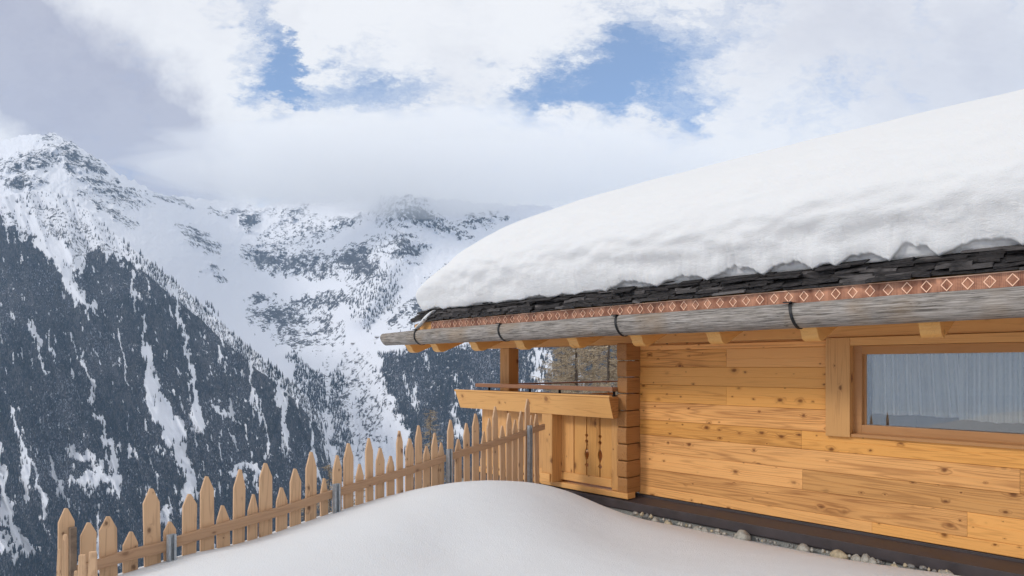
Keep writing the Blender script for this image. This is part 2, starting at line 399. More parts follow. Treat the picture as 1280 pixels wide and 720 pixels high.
# ------------------------------------------------------------------ mountains
m, t, b, o = newmat('snowy_rock')
a = t.new('ShaderNodeAttribute'); a.attribute_name = 'rock'
c = t.new('ShaderNodeTexCoord').outputs['Object']
n1 = t.noise(t.mapping(c, scale=(1, 1, .6)), .055, 8, .78); n2 = t.noise(c, .012, 5, .6)
rk = t.mapr(t.math('ADD', a.outputs['Fac'], t.math('MULTIPLY', t.math('MULTIPLY', t.math('SUBTRACT', n1, .5), 2.6), t.math('MINIMUM', t.math('MULTIPLY', a.outputs['Fac'], 3.5), 1.0))), .46, .60)
rockc = t.mix(n2, rgb(.022, .022, .026), rgb(.11, .105, .11))
b.inputs['Roughness'].default_value = .9; b.inputs['Specular IOR Level'].default_value = .1
t.put(b.inputs['Base Color'], t.mix(rk, rgb(.84, .85, .90), rockc))
bump(t, b, t.math('ADD', n1, n2), 14, .6)
M['mountain'] = m
def interp(pts, x):
    p = np.array(pts, float); return np.interp(x, p[:, 0], p[:, 1])
def seg_d(px, py, pts, wsc=1.0):
    """distance to a polyline in units of its half width; pts (x, y, halfwidth)"""
    out = np.full(np.shape(px), 1e9)
    for (x0, y0, w0), (x1, y1, w1) in zip(pts[:-1], pts[1:]):
        dx, dy = x1-x0, y1-y0; t_ = np.clip(((px-x0)*dx+(py-y0)*dy)/(dx*dx+dy*dy), 0, 1)
        d = np.hypot(px-x0-t_*dx, py-y0-t_*dy)/((w0+(w1-w0)*t_)*wsc); out = np.minimum(out, d)
    return out
def inpoly(px, py, poly):
    ins = np.zeros(np.shape(px), bool); n = len(poly); j = n-1
    for i in range(n):
        xi, yi = poly[i]; xj, yj = poly[j]
        c_ = ((yi > py) != (yj > py)) & (px < (xj-xi)*(py-yi)/(yj-yi+1e-12)+xi); ins ^= c_; j = i
    return ins
# --- the forested left spur
CREST = [(-400, 215), (-200, 240), (-60, 252), (0, 246), (40, 238), (75, 240), (110, 262), (150, 298), (182, 322), (215, 348), (260, 388), (300, 424), (340, 456), (375, 486), (400, 520), (412, 570), (430, 640), (470, 720), (520, 800)]
cpL = [(-400,215,2500), (0,245,2250), (75,240,2350), (180,320,2200), (260,388,2080), (340,456,1950), (400,520,1850), (430,640,1700), (520,800,1500),
       (-300,500,1750), (0,400,1750), (150,430,1780), (250,480,1760), (0,560,1450), (150,560,1500), (300,560,1600), (380,600,1640), (0,760,1150), (200,760,1250), (350,760,1380), (-300,780,1250), (450,790,1450)]
cpL = np.array(cpL, float); fL = tps(cpL[:, :2], cpL[:, 2])
def gullyfield(px, py):
    X = px*2.2; return px, py
ncx, ncr = 640, 420
pxs = np.linspace(-380, 515, ncx); tt = np.linspace(0, 1, ncr)
def yb(px): return 800+0*px
PX = np.repeat(pxs[None], ncr, 0); ycr = np.interp(pxs, *np.array(CREST, float).T)
ycr = ycr+fbm(pxs/25, pxs*0, 4, .5, 5)*2.0
PY = ycr[None]+(802-ycr[None])*tt[:, None]
def depthL(px, py):
    d = fL(px, py)
    # ribs and gullies running down the slope
    a_ = px*1.0+(py-250)*-.42
    r_ = ridged(a_/70, py/420, 4, .5, 2)*34+fbm(a_/22, py/60, 4, .55, 8)*16
    return d-r_
DL = depthL(PX, PY)
XL = (PX-CX)/F*DL; ZL = (CY-PY)/F*DL+E
def snowL(px, py):
    """open snow on the left spur, 0..1"""
    wx = fbm(px/12, py/30, 4, .6, 21)*7; wy = fbm(px/14, py/20, 4, .6, 31)*12
    x = px+wx; y = py+wy; d = np.full(np.shape(px), 1e9)
    for pts in [[(0,250,9),(22,262,12),(45,290,12),(70,325,9),(90,360,8),(105,378,6),(124,392,2.5)],
                [(176,392,2),(182,420,3),(186,455,8),(190,490,12),(206,520,17),(225,560,13),(240,600,7),(247,620,3)],
                [(104,440,2),(112,480,3),(116,505,3),(128,535,4),(140,562,5),(146,590,4)],
                [(92,600,10),(112,605,13),(138,590,6),(143,610,7)], [(84,560,1.5),(104,570,9),(122,580,9)],
                [(10,500,2),(20,530,4),(30,575,6),(34,620,5)], [(0,560,5),(4,620,4),(12,660,8),(40,690,6)], [(60,575,3),(72,605,5),(84,625,4)], [(42,580,3),(52,620,5),(56,650,3)],
                [(230,420,2),(240,460,3),(244,500,6),(250,540,6)], [(262,505,3),(280,515,5),(300,522,3)], [(352,470,4),(350,500,6),(356,540,4),(360,570,2)],
                [(290,590,6),(320,588,6),(340,600,3)], [(240,600,10),(225,640,6)], [(130,700,10),(100,712,8),(190,690,4)], [(210,640,7),(200,655,5)],
                [(60,410,2),(66,450,2.5)], [(38,395,2),(50,440,3),(58,470,3)], [(150,405,1.5),(156,450,2.5),(158,480,1.5)], [(90,340,2),(100,330,6),(60,300,8)],
                [(210,345,2),(225,395,3),(228,430,1.5)], [(325,500,2),(330,540,3)], [(310,455,1.5),(318,490,2.5),(322,520,1.5)], [(170,340,2),(168,380,2.5)], [(275,430,1.5),(282,470,2)],
                [(0,680,12),(30,690,8)], [(120,640,3),(124,690,4)], [(388,520,2),(392,560,3),(396,600,4)]]:
        d = np.minimum(d, seg_d(x, y, pts))
    s = sstep(1.05, .72, d)
    up = inpoly(x, y, [(-400,180),(10,235),(70,232),(120,268),(190,330),(178,338),(120,310),(95,345),(60,330),(40,300),(8,285),(-10,262),(-400,262)])
    s = np.maximum(s, up*.60)
    brk = fbm((px+(py-400)*-.12)/6, py/24, 4, .6, 41); s = np.maximum(s, sstep(.50, .72, brk-.16+.14*sstep(330, 480, py)*0+.22*inpoly(px, py, [(200,470),(330,500),(345,610),(240,640),(90,600),(100,540),(170,560)])))
    return s
SL = snowL(PX, PY)
rockL = np.clip(.74*(1-SL)*(PY > ycr[None]+20)+.04 + ridged(XL/60, ZL/60, 4, .6, 4)*.06, 0, 1)
back = []; V = np.stack([XL, DL, ZL], -1)
bk = [np.stack([XL[0]*(1+k*.04)+0, DL[0]+k*160, ZL[0]-k*k*30-k*60], -1) for k in (5, 3, 2, 1, .4)]
V = np.concatenate([np.array(bk), V], 0); RK = np.concatenate([np.zeros((5, ncx))+.2, rockL], 0)
tag(mesh_np('mountain_slope', V.reshape(-1, 3), gridfaces(*V.shape[:2]), M['mountain'], attrs={'rock': RK}), kind='structure')

GULB = [[(668,425,6),(670,450,7),(672,480,6),(665,540,4)], [(682,440,4),(690,468,4)], [(570,470,1.6),(572,500,2),(566,520,2.5)], [(530,445,3),(535,460,2)], [(596,505,3),(610,520,8),(625,530,6)], [(590,470,1.5),(592,500,2)], [(632,440,3),(634,500,2)], [(505,470,1.5),(512,500,1.5)], [(520,480,2),(516,500,3),(522,512,2)], [(568,520,2),(575,545,5)], [(655,460,1.5),(652,500,2)], [(718,440,4),(725,480,4)]]
# --- the far basin, the peaks and the right-hand slope
CRB = [(-500, 120), (-200, 150), (0, 178), (35, 172), (62, 168), (85, 178), (120, 200), (160, 226), (200, 246), (240, 250), (300, 256), (330, 262), (345, 256), (365, 246), (400, 247), (430, 251), (470, 250), (512, 247), (540, 251), (570, 254), (600, 257), (650, 258), (690, 262), (760, 262), (900, 250), (1100, 240), (1500, 220)]
cpB = [(-500,120,3600), (0,178,3100), (62,168,3150), (120,200,3200), (200,246,3500), (270,250,4200), (345,256,4400), (430,248,4300), (515,234,3750), (600,240,3800), (700,230,3400), (1000,200,2600), (1500,170,2300),
       (0,240,2650), (100,262,2650), (180,330,2550), (150,280,2750), (240,300,3300), (300,340,3550), (400,310,3750), (330,400,3150), (400,380,3200), (500,300,3450), (480,345,3150), (455,390,2900), (530,340,3200), (600,300,3400), (440,430,2750),
       (400,480,2350), (445,500,2300), (470,560,2050), (400,600,2000), (490,440,2480), (560,440,2420), (640,440,2300), (560,520,2080), (660,480,2080), (760,440,2050), (770,500,1850), (520,620,1780), (700,600,1650), (560,760,1450), (900,600,1400), (1000,400,1900), (1400,400,1700), (1400,750,1200), (300,700,1800), (0,500,2400), (-500,500,2500), (0,800,1700), (-500,800,1800), (800,780,1250)]
cpB = np.array(cpB, float); fB = tps(cpB[:, :2], cpB[:, 2])
def rockB(px, py):
    wx = fbm(px/16, py/16, 4, .6, 51)*8; wy = fbm(px/16, py/16, 4, .6, 61)*6; x = px+wx; y = py+wy
    r = np.zeros(np.shape(px))
    for (cx_, cy_, rx, ry, an, am) in [(112,215,55,12,-38,.55), (30,205,38,12,15,.45), (30,228,22,9,10,.5), (62,190,30,8,30,.35), (130,258,40,7,-32,.32), (252,300,26,9,-35,.42), (270,342,16,5,-25,.42), (312,276,9,8,40,.7),
                                       (335,322,26,12,-5,.62), (375,330,34,13,5,.6), (405,336,18,10,25,.62), (440,322,30,13,25,.68), (455,335,20,14,40,.7), (380,290,55,16,10,.28), (365,268,20,8,30,.45), (428,280,24,7,22,.45), (500,262,30,20,30,.4), (525,270,35,10,-25,.6), (508,310,22,14,-10,.55), (560,285,30,7,-28,.4), (600,275,35,8,10,.35),
                                       (350,398,32,13,-5,.66), (325,374,14,5,0,.6), (385,378,24,9,5,.5), (415,375,24,9,15,.55), (405,408,24,18,-40,.38), (370,420,30,14,-20,.4), (525,385,30,14,30,.45), (540,360,20,12,40,.35), (500,395,20,7,35,.5), (590,330,50,14,20,.3), (440,510,60,80,0,.20), (235,405,20,24,-50,.32), (210,250,30,6,-10,.3), (300,265,40,6,0,.3), (160,240,30,6,-35,.35)]:
        ca, sa = math.cos(R(an)), math.sin(R(an)); dx = x-cx_; dy = -(y-cy_)
        r = np.maximum(r, am*np.exp(-(((dx*ca+dy*sa)/rx)**2+((-dx*sa+dy*ca)/ry)**2)*.8))
    return r
def depthB(px, py):
    d = fB(px, py); X = px*4; 
    rk_ = .28+.72*np.clip(rockB(px, py)*2.6, 0, 1); rough_ = ridged(px/38, py/34, 5, .55, 12)*42*sstep(420, 300, py)+ridged(px/60, py/160, 4, .5, 14)*30*sstep(380, 470, py)
    d = d-rough_*rk_-fbm(px/9, py/9, 4, .6, 16)*7*(rk_-.25)
    # buttress of the middle ridge
    d = d-130*np.exp(-seg_d(px, py, [(512,235,26),(500,290,24),(478,345,22),(452,395,14)])**2)
    d = d+90*np.exp(-seg_d(px, py, [(395,400,30),(430,480,34),(455,600,34)])**2)
    return d
pxb = np.concatenate([np.linspace(-480, -6, 110), np.linspace(0, 780, 900), np.linspace(790, 1480, 120)]); nb = 620
tb = np.linspace(0, 1, nb); PXB = np.repeat(pxb[None], nb, 0); yc2 = np.interp(pxb, *np.array(CRB, float).T)
yc2 = yc2-np.maximum(ridged(pxb/22, pxb*0+.3, 4, .55, 6), -.5)*3.2
PYB = yc2[None]+(806-yc2[None])*tb[:, None]
DB = depthB(PXB, PYB); XB = (PXB-CX)/F*DB; ZB = (CY-PYB)/F*DB+E
RB = rockB(PXB, PYB)
fw = inpoly(PXB+fbm(PXB/18, PYB/18, 4, .6, 81)*10, PYB+fbm(PXB/18, PYB/18, 4, .6, 91)*8, [(472,450),(520,436),(640,432),(800,420),(1000,404),(1000,800),(545,800),(512,545),(505,521),(487,483)])
fg = np.full(PXB.shape, 1e9)
for pts in GULB: fg = np.minimum(fg, seg_d(PXB, PYB, pts))
fine = ridged(XB/70+ZB/140, ZB/60, 5, .65, 71)
RB = np.clip(RB*.80+fine*.24*(RB > .10)-.03, 0, 1); RB = np.maximum(RB, .72*fw*(fg > 1.4))
VB = np.stack([XB, DB, ZB], -1)
bk = [np.stack([XB[0]*(1+k*.03), DB[0]+k*220, ZB[0]-k*110], -1) for k in (6, 4, 2, 1, .3)]
VB = np.concatenate([np.array(bk), VB], 0); RB2 = np.concatenate([np.zeros((5, len(pxb)))+.2, RB], 0)
tag(mesh_np('mountain_range', VB.reshape(-1, 3), gridfaces(*VB.shape[:2]), M['mountain'], attrs={'rock': RB2}), kind='structure')

# --- conifers of the far forest
m, t, b, o = newmat('conifer_needles')
g = t.new('ShaderNodeNewGeometry'); rr = g.outputs['Random Per Island']
cr = t.new('ShaderNodeValToRGB'); t.put(cr.inputs[0], t.math('ADD', rr, t.math('MULTIPLY', t.math('SUBTRACT', t.noise(t.mapping(g.outputs['Position'], scale=(1, .5, .5)), .006, 4, .6), .5), 1.5), None, True)); el = cr.color_ramp.elements
el[0].position = 0; el[0].color = rgb(.012, .018, .016); el[1].position = 1; el[1].color = rgb(.24, .25, .28)
for p_, c_ in ((.35, (.018, .022, .028)), (.62, (.042, .042, .050)), (.82, (.10, .095, .10)), (.94, (.15, .145, .155))):
    e = el.new(p_); e.color = rgb(*c_)
t.put(b.inputs['Base Color'], cr.outputs[0]); b.inputs['Roughness'].default_value = .9; b.inputs['Specular IOR Level'].default_value = .05
M['conifer'] = m
def conifer_template(rng_, sides=5):
    V_ = []; F_ = []
    tiers = [(.04, .150, .48), (.27, .118, .74), (.52, .078, 1.0)]
    for (z0, r0, z1) in tiers:
        b_ = len(V_); ph = rng_.uniform(0, 6.28)
        for i in range(sides):
            a_ = ph+i/sides*2*math.pi; rr_ = r0*rng_.uniform(.6, 1.2); V_.append((rr_*math.cos(a_), rr_*math.sin(a_), z0+rng_.uniform(-.03, .05)))
        V_.append((rng_.normal(0, .005), 0, z1))
        for i in range(sides): F_.append((b_+i, b_+(i+1) % sides, b_+sides))
    # a spindle that joins the tiers into one connected tree
    return np.array(V_), np.array(F_)
def forest(name, P, H, wid=1.0):
    k = 5; tm = [conifer_template(rng) for _ in range(k)]; VV = []; FF = []; off = 0
    ch = rng.integers(0, k, len(P))
    for j in range(k):
        idx = np.where(ch == j)[0]
        if not len(idx): continue
        tv, tf = tm[j]; h = H[idx][:, None, None]
        a_ = rng.uniform(0, 6.28, len(idx)); ca, sa = np.cos(a_)[:, None], np.sin(a_)[:, None]
        w_ = (rng.uniform(.75, 1.25, len(idx))*wid)[:, None]
        x = (tv[None, :, 0]*ca-tv[None, :, 1]*sa)*w_; y = (tv[None, :, 0]*sa+tv[None, :, 1]*ca)*w_; z = np.repeat(tv[None, :, 2], len(idx), 0)
        q3 = np.stack([x, y, z], -1)*h+P[idx][:, None, :]
        VV.append(q3.reshape(-1, 3)); FF.append((tf[None]+off+(np.arange(len(idx))*len(tv))[:, None, None]).reshape(-1, 3)); off += len(idx)*len(tv)
    return mesh_np(name, np.concatenate(VV), np.concatenate(FF), M['conifer'], smooth=False)
# left spur
n = 160000
sx_ = rng.uniform(-370, 510, n); sy_ = rng.uniform(235, 800, n)
cy_ = np.interp(sx_, *np.array(CREST, float).T); ok = sy_ > cy_+1.5
sx_, sy_ = sx_[ok], sy_[ok]
den = np.clip(1-1.02*snowL(sx_, sy_), 0.012, 1)
sparse = 1-.0*sx_
sparse = np.where((sy_-np.interp(sx_, *np.array(CREST, float).T) < 42) & (sx_ < 150), .35, 1.0)
ok = rng.uniform(0, 1, len(sx_)) < den*sparse
sx_, sy_ = sx_[ok], sy_[ok]; d_ = depthL(sx_, sy_)
PL = np.stack([(sx_-CX)/F*d_, d_, (CY-sy_)/F*d_+E-1.5], -1); HL = rng.uniform(8.5, 19, len(PL))*(.8+.25*fbm(sx_/40, sy_/40, 2))
HL *= np.interp(sy_, [240, 330, 500, 800], [.7, .95, 1, .95])
tag(forest('conifer_forest', PL, HL), 'dark conifer forest covering the steep spur left of the basin', 'forest', kind='stuff')
# right slope and the basin
n = 140000; sx_ = rng.uniform(300, 1000, n); sy_ = rng.uniform(290, 800, n)
wx = fbm(sx_/18, sy_/18, 4, .6, 81)*10; wy = fbm(sx_/18, sy_/18, 4, .6, 91)*8; x_, y_ = sx_+wx, sy_+wy
den = np.zeros(n)
den = np.where(inpoly(x_, y_, [(470,446),(520,432),(640,428),(800,415),(1000,400),(1000,800),(540,800),(507,545),(500,521),(482,483)]), 1.0, den)
dg = np.full(n, 1e9)
for pts in GULB:
    dg = np.minimum(dg, seg_d(x_, y_, pts))
den = den*(1-.97*sstep(1.2, .8, dg))
den = den*(1-.8*sstep(.55, .75, fbm(sx_/8, sy_/16, 4, .6, 101)))
den = np.where(inpoly(x_, y_, [(440,372),(462,350),(486,330),(500,345),(498,372),(492,392),(470,400),(455,420),(448,412),(442,395)]), .45, den)
den = np.where(inpoly(x_, y_, [(475,290),(505,300),(500,335),(470,345),(455,330)]), .10, den)
den = np.where(seg_d(x_, y_, [(425,460,5),(418,500,9),(428,545,8),(430,600,6)]) < 1, .75, den)
den = np.where(seg_d(x_, y_, [(372,452,8),(390,478,13),(396,520,12),(392,560,10)]) < 1, .9, den)
den = np.where(seg_d(x_, y_, [(350,470,3),(346,500,5)]) < 1, .1, den)
den = np.where(seg_d(x_, y_, [(335,315,14),(365,325,16),(400,338,14),(440,325,16),(470,320,12)]) < 1, .06, den)
den = np.where(seg_d(x_, y_, [(350,398,16),(400,380,14)]) < 1, .04, den)
den = np.where((den == 0) & (sy_ > 395) & (sx_ < 520), .006, den)
ok = (rng.uniform(0, 1, n) < den)
sx_, sy_ = sx_[ok], sy_[ok]; d_ = depthB(sx_, sy_)
PR = np.stack([(sx_-CX)/F*d_, d_, (CY-sy_)/F*d_+E-1.5], -1); HR = rng.uniform(10, 22, len(PR))
tag(forest('conifer_forest', PR, HR), 'bluish conifer forest on the far slope beyond the balcony and around the basin floor', 'forest', kind='stuff')
# individual trees along the spur's crest
tv, tf = conifer_template(rng, 7)
proto = None
for i in range(110):
    if i < 60:
        px = rng.uniform(8, 185); py = np.interp(px, *np.array(CREST, float).T)+rng.uniform(1, 30)*(1 if px < 150 else .3)
    elif i < 96:
        px = rng.uniform(185, 398); py = np.interp(px, *np.array(CREST, float).T)+rng.uniform(.5, 5)
    else:
        px = rng.normal(260, 5); py = 385+rng.uniform(-6, 6)+(px-258)*.8
    if i >= 96: d = depthL(px, py); 
    else: d = depthL(px, py)
    if proto is None:
        o = mesh_np('conifer', tv, tf, M['conifer'], smooth=False); proto = o
    else:
        o = proto.copy(); COL.objects.link(o)
    h = rng.uniform(13, 24)*(.8 if px < 150 else 1)
    o.location = ((px-CX)/F*d, d, (CY-py)/F*d+E-1.5); o.scale = (h*rng.uniform(.8, 1.2),)*2+(h,); o.rotation_euler = (0, 0, rng.uniform(0, 6))
    if i >= 96: tag(o, 'conifer in the small clump rising above the spur crest line at its middle', 'conifer', 'conifers of the crest clump')
    elif i >= 60: tag(o, 'dark conifer on the sharp falling crest line of the left spur', 'conifer', 'conifers along the falling crest')
    elif px < 75: tag(o, 'scattered conifer on the snowy shoulder under the pointed peak, left of the long snow chute', 'conifer', 'conifers on the snowy shoulder')
    else: tag(o, 'scattered conifer on the snowy upper spur where the crest starts to fall', 'conifer', 'conifers on the upper spur')

# --- huts far down in the basin
for k, (px, py, lb) in enumerate([(441, 430, 'tiny dark hut on the open snow of the basin, below the wooded rocks'), (471, 422, 'tiny dark hut highest and farthest right on the basin snow'), (446, 453, 'tiny dark hut, lowest one on the snow strip of the basin')]):
    d = float(depthB(px, py))-6; r_ = empty('alpine_hut', ((px-CX)/F*d, d, (CY-py)/F*d+E-1), R(20*k))
    h_ = MB(); h_.box(-8, 8, -5, 5, 0, 4.5); h_.build('wall', M['strap'], r_)
    h_ = MB(); h_.prism([(-6.5, 4.2), (0, 8), (6.5, 4.2), (6.5, 5.2), (0, 9.2), (-6.5, 5.2)], 'x', -9, 9); h_.build('roof', M['snow'], r_)
    tag(r_, lb, 'hut')

# ------------------------------------------------------------------ haze and the low cloud on the summits
def volmat(name, dens, col=(1, 1, 1), aniso=.0):
    m = bpy.data.materials.new(name); m.use_nodes = True; t = NT(m.node_tree); t.n.clear()
    v = t.new('ShaderNodeVolumePrincipled'); v.inputs['Density'].default_value = dens; v.inputs['Color'].default_value = rgb(*col); v.inputs['Anisotropy'].default_value = aniso
    o = t.new('ShaderNodeOutputMaterial'); t.l.new(v.outputs[0], o.inputs['Volume']); return m
HZ = MB(); HZ.box(-9500, 9500, -9500, 12500, -460, 1560)
tag(HZ.build('haze', volmat('haze_air', .000068, (.50, .72, 1.0))), kind='stuff')
def cloud(name, px, py, Y, rx, ry, rz, dens, seed, label):
    import bmesh
    bm = bmesh.new(); bmesh.ops.create_icosphere(bm, subdivisions=5, radius=1)
    c_ = at(px, py, Y)
    P = np.array([v.co[:] for v in bm.verts])
    n_ = fbm(P[:, 0]*2.2+P[:, 2]*.7, P[:, 1]*2.2+P[:, 2]*2.0, 4, .55, seed)*.24
    for v, k in zip(bm.verts, n_): v.co = v.co*(1+k)
    for v in bm.verts: v.co.x *= rx; v.co.y *= ry; v.co.z *= rz
    me = bpy.data.meshes.new(name); bm.to_mesh(me); bm.free(); me.materials.append(volmat(name+'_vapour', dens))
    o = bpy.data.objects.new(name, me); COL.objects.link(o); o.location = c_
    tag(o, label, 'cloud')
cloud('low_cloud', 530, 209, 3450, 1600, 420, 265, .0030, 1, 'long pale cloud bank hiding the summits beyond the basin')
#cloud('low_cloud', 90, 130, 2950, 1000, 330, 180, .0022, 5, 'thin grey cloud wrapped round the pointed peak on the left')

# ------------------------------------------------------------------ the chalet
house = empty('chalet', (P0.x, P0.y, 0), ROT)
tag(house, 'larch-clad chalet with covered balcony, shingled eaves and one wide window', 'chalet')
def e(z): return z+E                                          # heights measured from the eye
# wall boards
crs = [.280, .215, 0, -.222, -.444, -.675, -.872, -1.088, -1.304, -1.531, -1.642]
uj = U_at(1034, .0)
UR = 5.6                                                      # right edge of the window opening
joint = {1: [U_at(908, 0)], 3: [U_at(908, 0)], 5: [U_at(1002, 0)], 7: [U_at(1003, 0)], 8: [U_at(1209, 0)], 9: [U_at(1090, 0)], 6: [U_at(1275, 0)]}
wb = MB()
def board(x0, x1, z0, z1, yf=0.0, th=.05, ch=.0035):
    g_ = .0012
    z0 += g_; z1 -= g_; zm = (z0+z1)/2+random.uniform(-.01, .01)
    prof = [(yf+th, z0), (yf+ch, z0), (yf, z0+ch)]
    prof += [(yf, zm-.002), (yf+.0022, zm), (yf, zm+.002)] if (z1-z0) > .15 else []
    prof += [(yf, z1-ch), (yf+ch, z1), (yf+th, z1)]
    wb.prism(prof, 'x', x0+.001, x1-.001)
for i in range(len(crs)-1):
    z1, z0 = e(crs[i]), e(crs[i+1])
    ends = [-.02]+joint.get(i, [])
    spans = []
    if i < 5:
        a = ends+[uj]; spans = list(zip(a[:-1], a[1:])); spans.append((UR+.3, 9.0))
    else:
        a = ends+[6.1+i*.1, 9.0]; spans = list(zip(a[:-1], a[1:]))
    for x0, x1 in spans: board(x0, x1, z0, z1)
wb.build('wall_boards', M['wall'], house)
# wall core and the other walls
wc = MB()
wc.box(-.13, uj+.1, .055, .30, e(-1.64), e(.42)); wc.box(UR+.2, 9.0, .055, .30, e(-1.64), e(.42)); wc.box(uj+.1, UR+.2, .055, .30, e(-1.64), e(-.70)); wc.box(uj+.1, UR+.2, .055, .30, e(.25), e(.42))
wc.prism([(.305, e(-1.64)), (10.3, e(-1.64)), (10.3, e(.42)), (5.2, e(2.25)), (.305, e(.42))], 'x', -.13, .1)
wc.prism([(.305, e(-1.64)), (10.3, e(-1.64)), (10.3, e(.42)), (5.2, e(2.25)), (.305, e(.42))], 'x', 8.7, 8.95)
wc.box(.105, 8.69, 10.0, 10.3, e(-1.64), e(.42))
wc.build('wall_core', M['wall'], house)
# plate beam over the wall and the loggia
pb = MB(); pb.box(U_at(605, .02), 9.2, -.02, .18, e(.304), e(.60)); pb.build('wall_plate', M['beam'], house, bevel=.004)
# corner logs
js = [.31, .0857, -.127, -.337, -.554, -.766, -.98, -1.194, -1.408, -1.62]
for i in range(len(js)-1):
    lg = MB(); z1, z0 = e(js[i])-.005, e(js[i+1])+.005; zc = (z0+z1)/2; j = random.uniform(-.012, .012); c_ = .022
    ve = V_at(783.3, 0)+j
    prof = [(.28, z0), (-ve+.012, z0), (-ve, z0+.012), (-ve-.004, zc), (-ve, z1-.012), (-ve+.012, z1), (.28, z1)]
    lg.prism(prof, 'x', -.145+random.uniform(-.006, .006), random.uniform(-.004, .004)); lg.build('log', M['log'], house, bevel=.014)
# second log pair behind, closing the corner under the plate
# rafters with carved tails
rv = .80
sl = .371
zb = Z_at(906, 430, rv)-E
def rafter_mesh():
    r_ = MB()
    prof = []
    def P_(v, z): prof.append((-v, e(z)))
    P_(.95, zb+.34-.055)
    P_(.95, zb+.115); P_(.925, zb+.10); P_(.915, zb+.075)
    for k in range(7):
        a_ = R(90*k/6); P_(.905-.105*math.sin(a_)*0-.10*(1-math.cos(a_)) , zb+.075-.075*math.sin(a_))
    P_(rv-.02, zb+.004)
    P_(-5.0, zb+sl*(rv+5.0)); P_(-5.0, zb+sl*(rv+5.0)+.34)
    r_.prism(prof, 'x', -.15, 0); return r_
rp = None; us = [U_at(x, rv) for x in (554, 603.6, 660, 731, 810, 906, 1027, 1180)]
step = (us[-1]-us[0])/7
for k in range(-1, 14):
    u = us[0]+step*k
    if k == -1: u = us[0]-.68
    if u > 9.4: break
    if rp is None: rp = rafter_mesh().build('rafter', M['rafter'], house, (u, 0, 0), bevel=.004); 
    else:
        c_ = rp.copy(); COL.objects.link(c_); c_.parent = house; c_.location = (u, 0, 0)
# roof build-up
UL, URR = -3.60, 9.6
def zr(v): return zb+.342+sl*(rv-v)                            # underside of the deck
zsh = .1219*(K-1.0)                                           # foot of the shingles at the eave
rs = MB()
dtop = zsh-zr(1.0)
rs.prism([(-.98, e(zr(.98))), (-.98, e(zr(.98)+dtop-.01)), (5.2, e(zr(-5.2)+dtop)), (11.4, e(zr(-5.2)+dtop-sl*6.2)), (11.4, e(zr(-5.2)-sl*6.2)), (5.2, e(zr(-5.2)))], 'x', UL+.12, URR)
roof = rs.build('roof_deck', M['beam'], house)
vb = MB(); vb.prism([(-1.00, e(zr(1.0)-.02)), (-1.00, e(zsh-.03)), (5.2, e(zr(-5.2)+dtop-.02)), (5.2, e(zr(-5.2)-.1))], 'x', UL+.02, UL+.115)
vb.build('verge_board', M['beam'], house)
# copper flashing with embossed diamonds
uc0 = U_at(539, 1.0); cb_ = MB()
cb_.prism([(-.985, e(.50)), (-1.003, e(.50)), (-1.003, e(zsh-.002)), (-.985, e(zsh-.002))], 'x', uc0, URR)
u = uc0+.05; k = 0
while u < 8.5:
    zc = e(zsh-.066); hh = .050; ww = .040; th = .0060
    pts = [(u, zc+hh), (u+ww, zc), (u, zc-hh), (u-ww, zc)]; pin = [(u, zc+hh-th*1.6), (u+ww-th*1.3, zc), (u, zc-hh+th*1.6), (u-ww+th*1.3, zc)]
    for i in range(4):
        j = (i+1) % 4; cb_.prism([pts[i], pts[j], pin[j], pin[i]], 'y', -1.0085, -1.0035, 1)
    if k % 7 == 3: cb_.box(u+.064, u+.068, -1.006, -1.0035, e(.56), e(zsh-.003), 0)
    u += .1347; k += 1
cb_.box(uc0, URR, -1.010, -1.0035, e(zsh-.010), e(zsh-.003), 1)
cb_.build('copper_flashing', [M['copper'], M['copper_bright']], house)
# shingles in rough layers
sh = MB(); L = 6
for l in range(L):
    u = UL-.02
    z0 = zsh+l*.027; vout = 1.075-l*.024
    while u < URR-.1:
        w_ = random.uniform(.10, .34); th = random.uniform(.018, .032); v1 = vout+random.uniform(-.03, .025); zt = z0+random.uniform(-.006, .007)
        ti = random.uniform(-.012, .012); tw = random.uniform(-.02, .02); n_ = random.randint(2, 4)
        top = []; vs = []
        for a_ in range(n_+1):
            uu = u+(w_-.004)*a_/n_; vj = v1+random.uniform(-.012, .012); zj = zt+tw*(a_/n_-.5)+random.uniform(-.003, .003); tj = th*random.uniform(.75, 1.15)
            dv = .75
            vs += [(uu, -vj, e(zj)), (uu, -vj, e(zj+tj)), (uu, -(vj-dv), e(zj+tj+sl*dv+ti)), (uu, -(vj-dv), e(zj+sl*dv+ti))]
        fs = []
        for a_ in range(n_):
            b0 = a_*4; b1 = b0+4
            for q0, q1 in ((0, 1), (1, 2), (2, 3), (3, 0)): fs.append((b0+q0, b0+q1, b1+q1, b1+q0))
        fs += [(0, 1, 2, 3), (n_*4+3, n_*4+2, n_*4+1, n_*4)]
        sh.add(vs, fs); u += w_
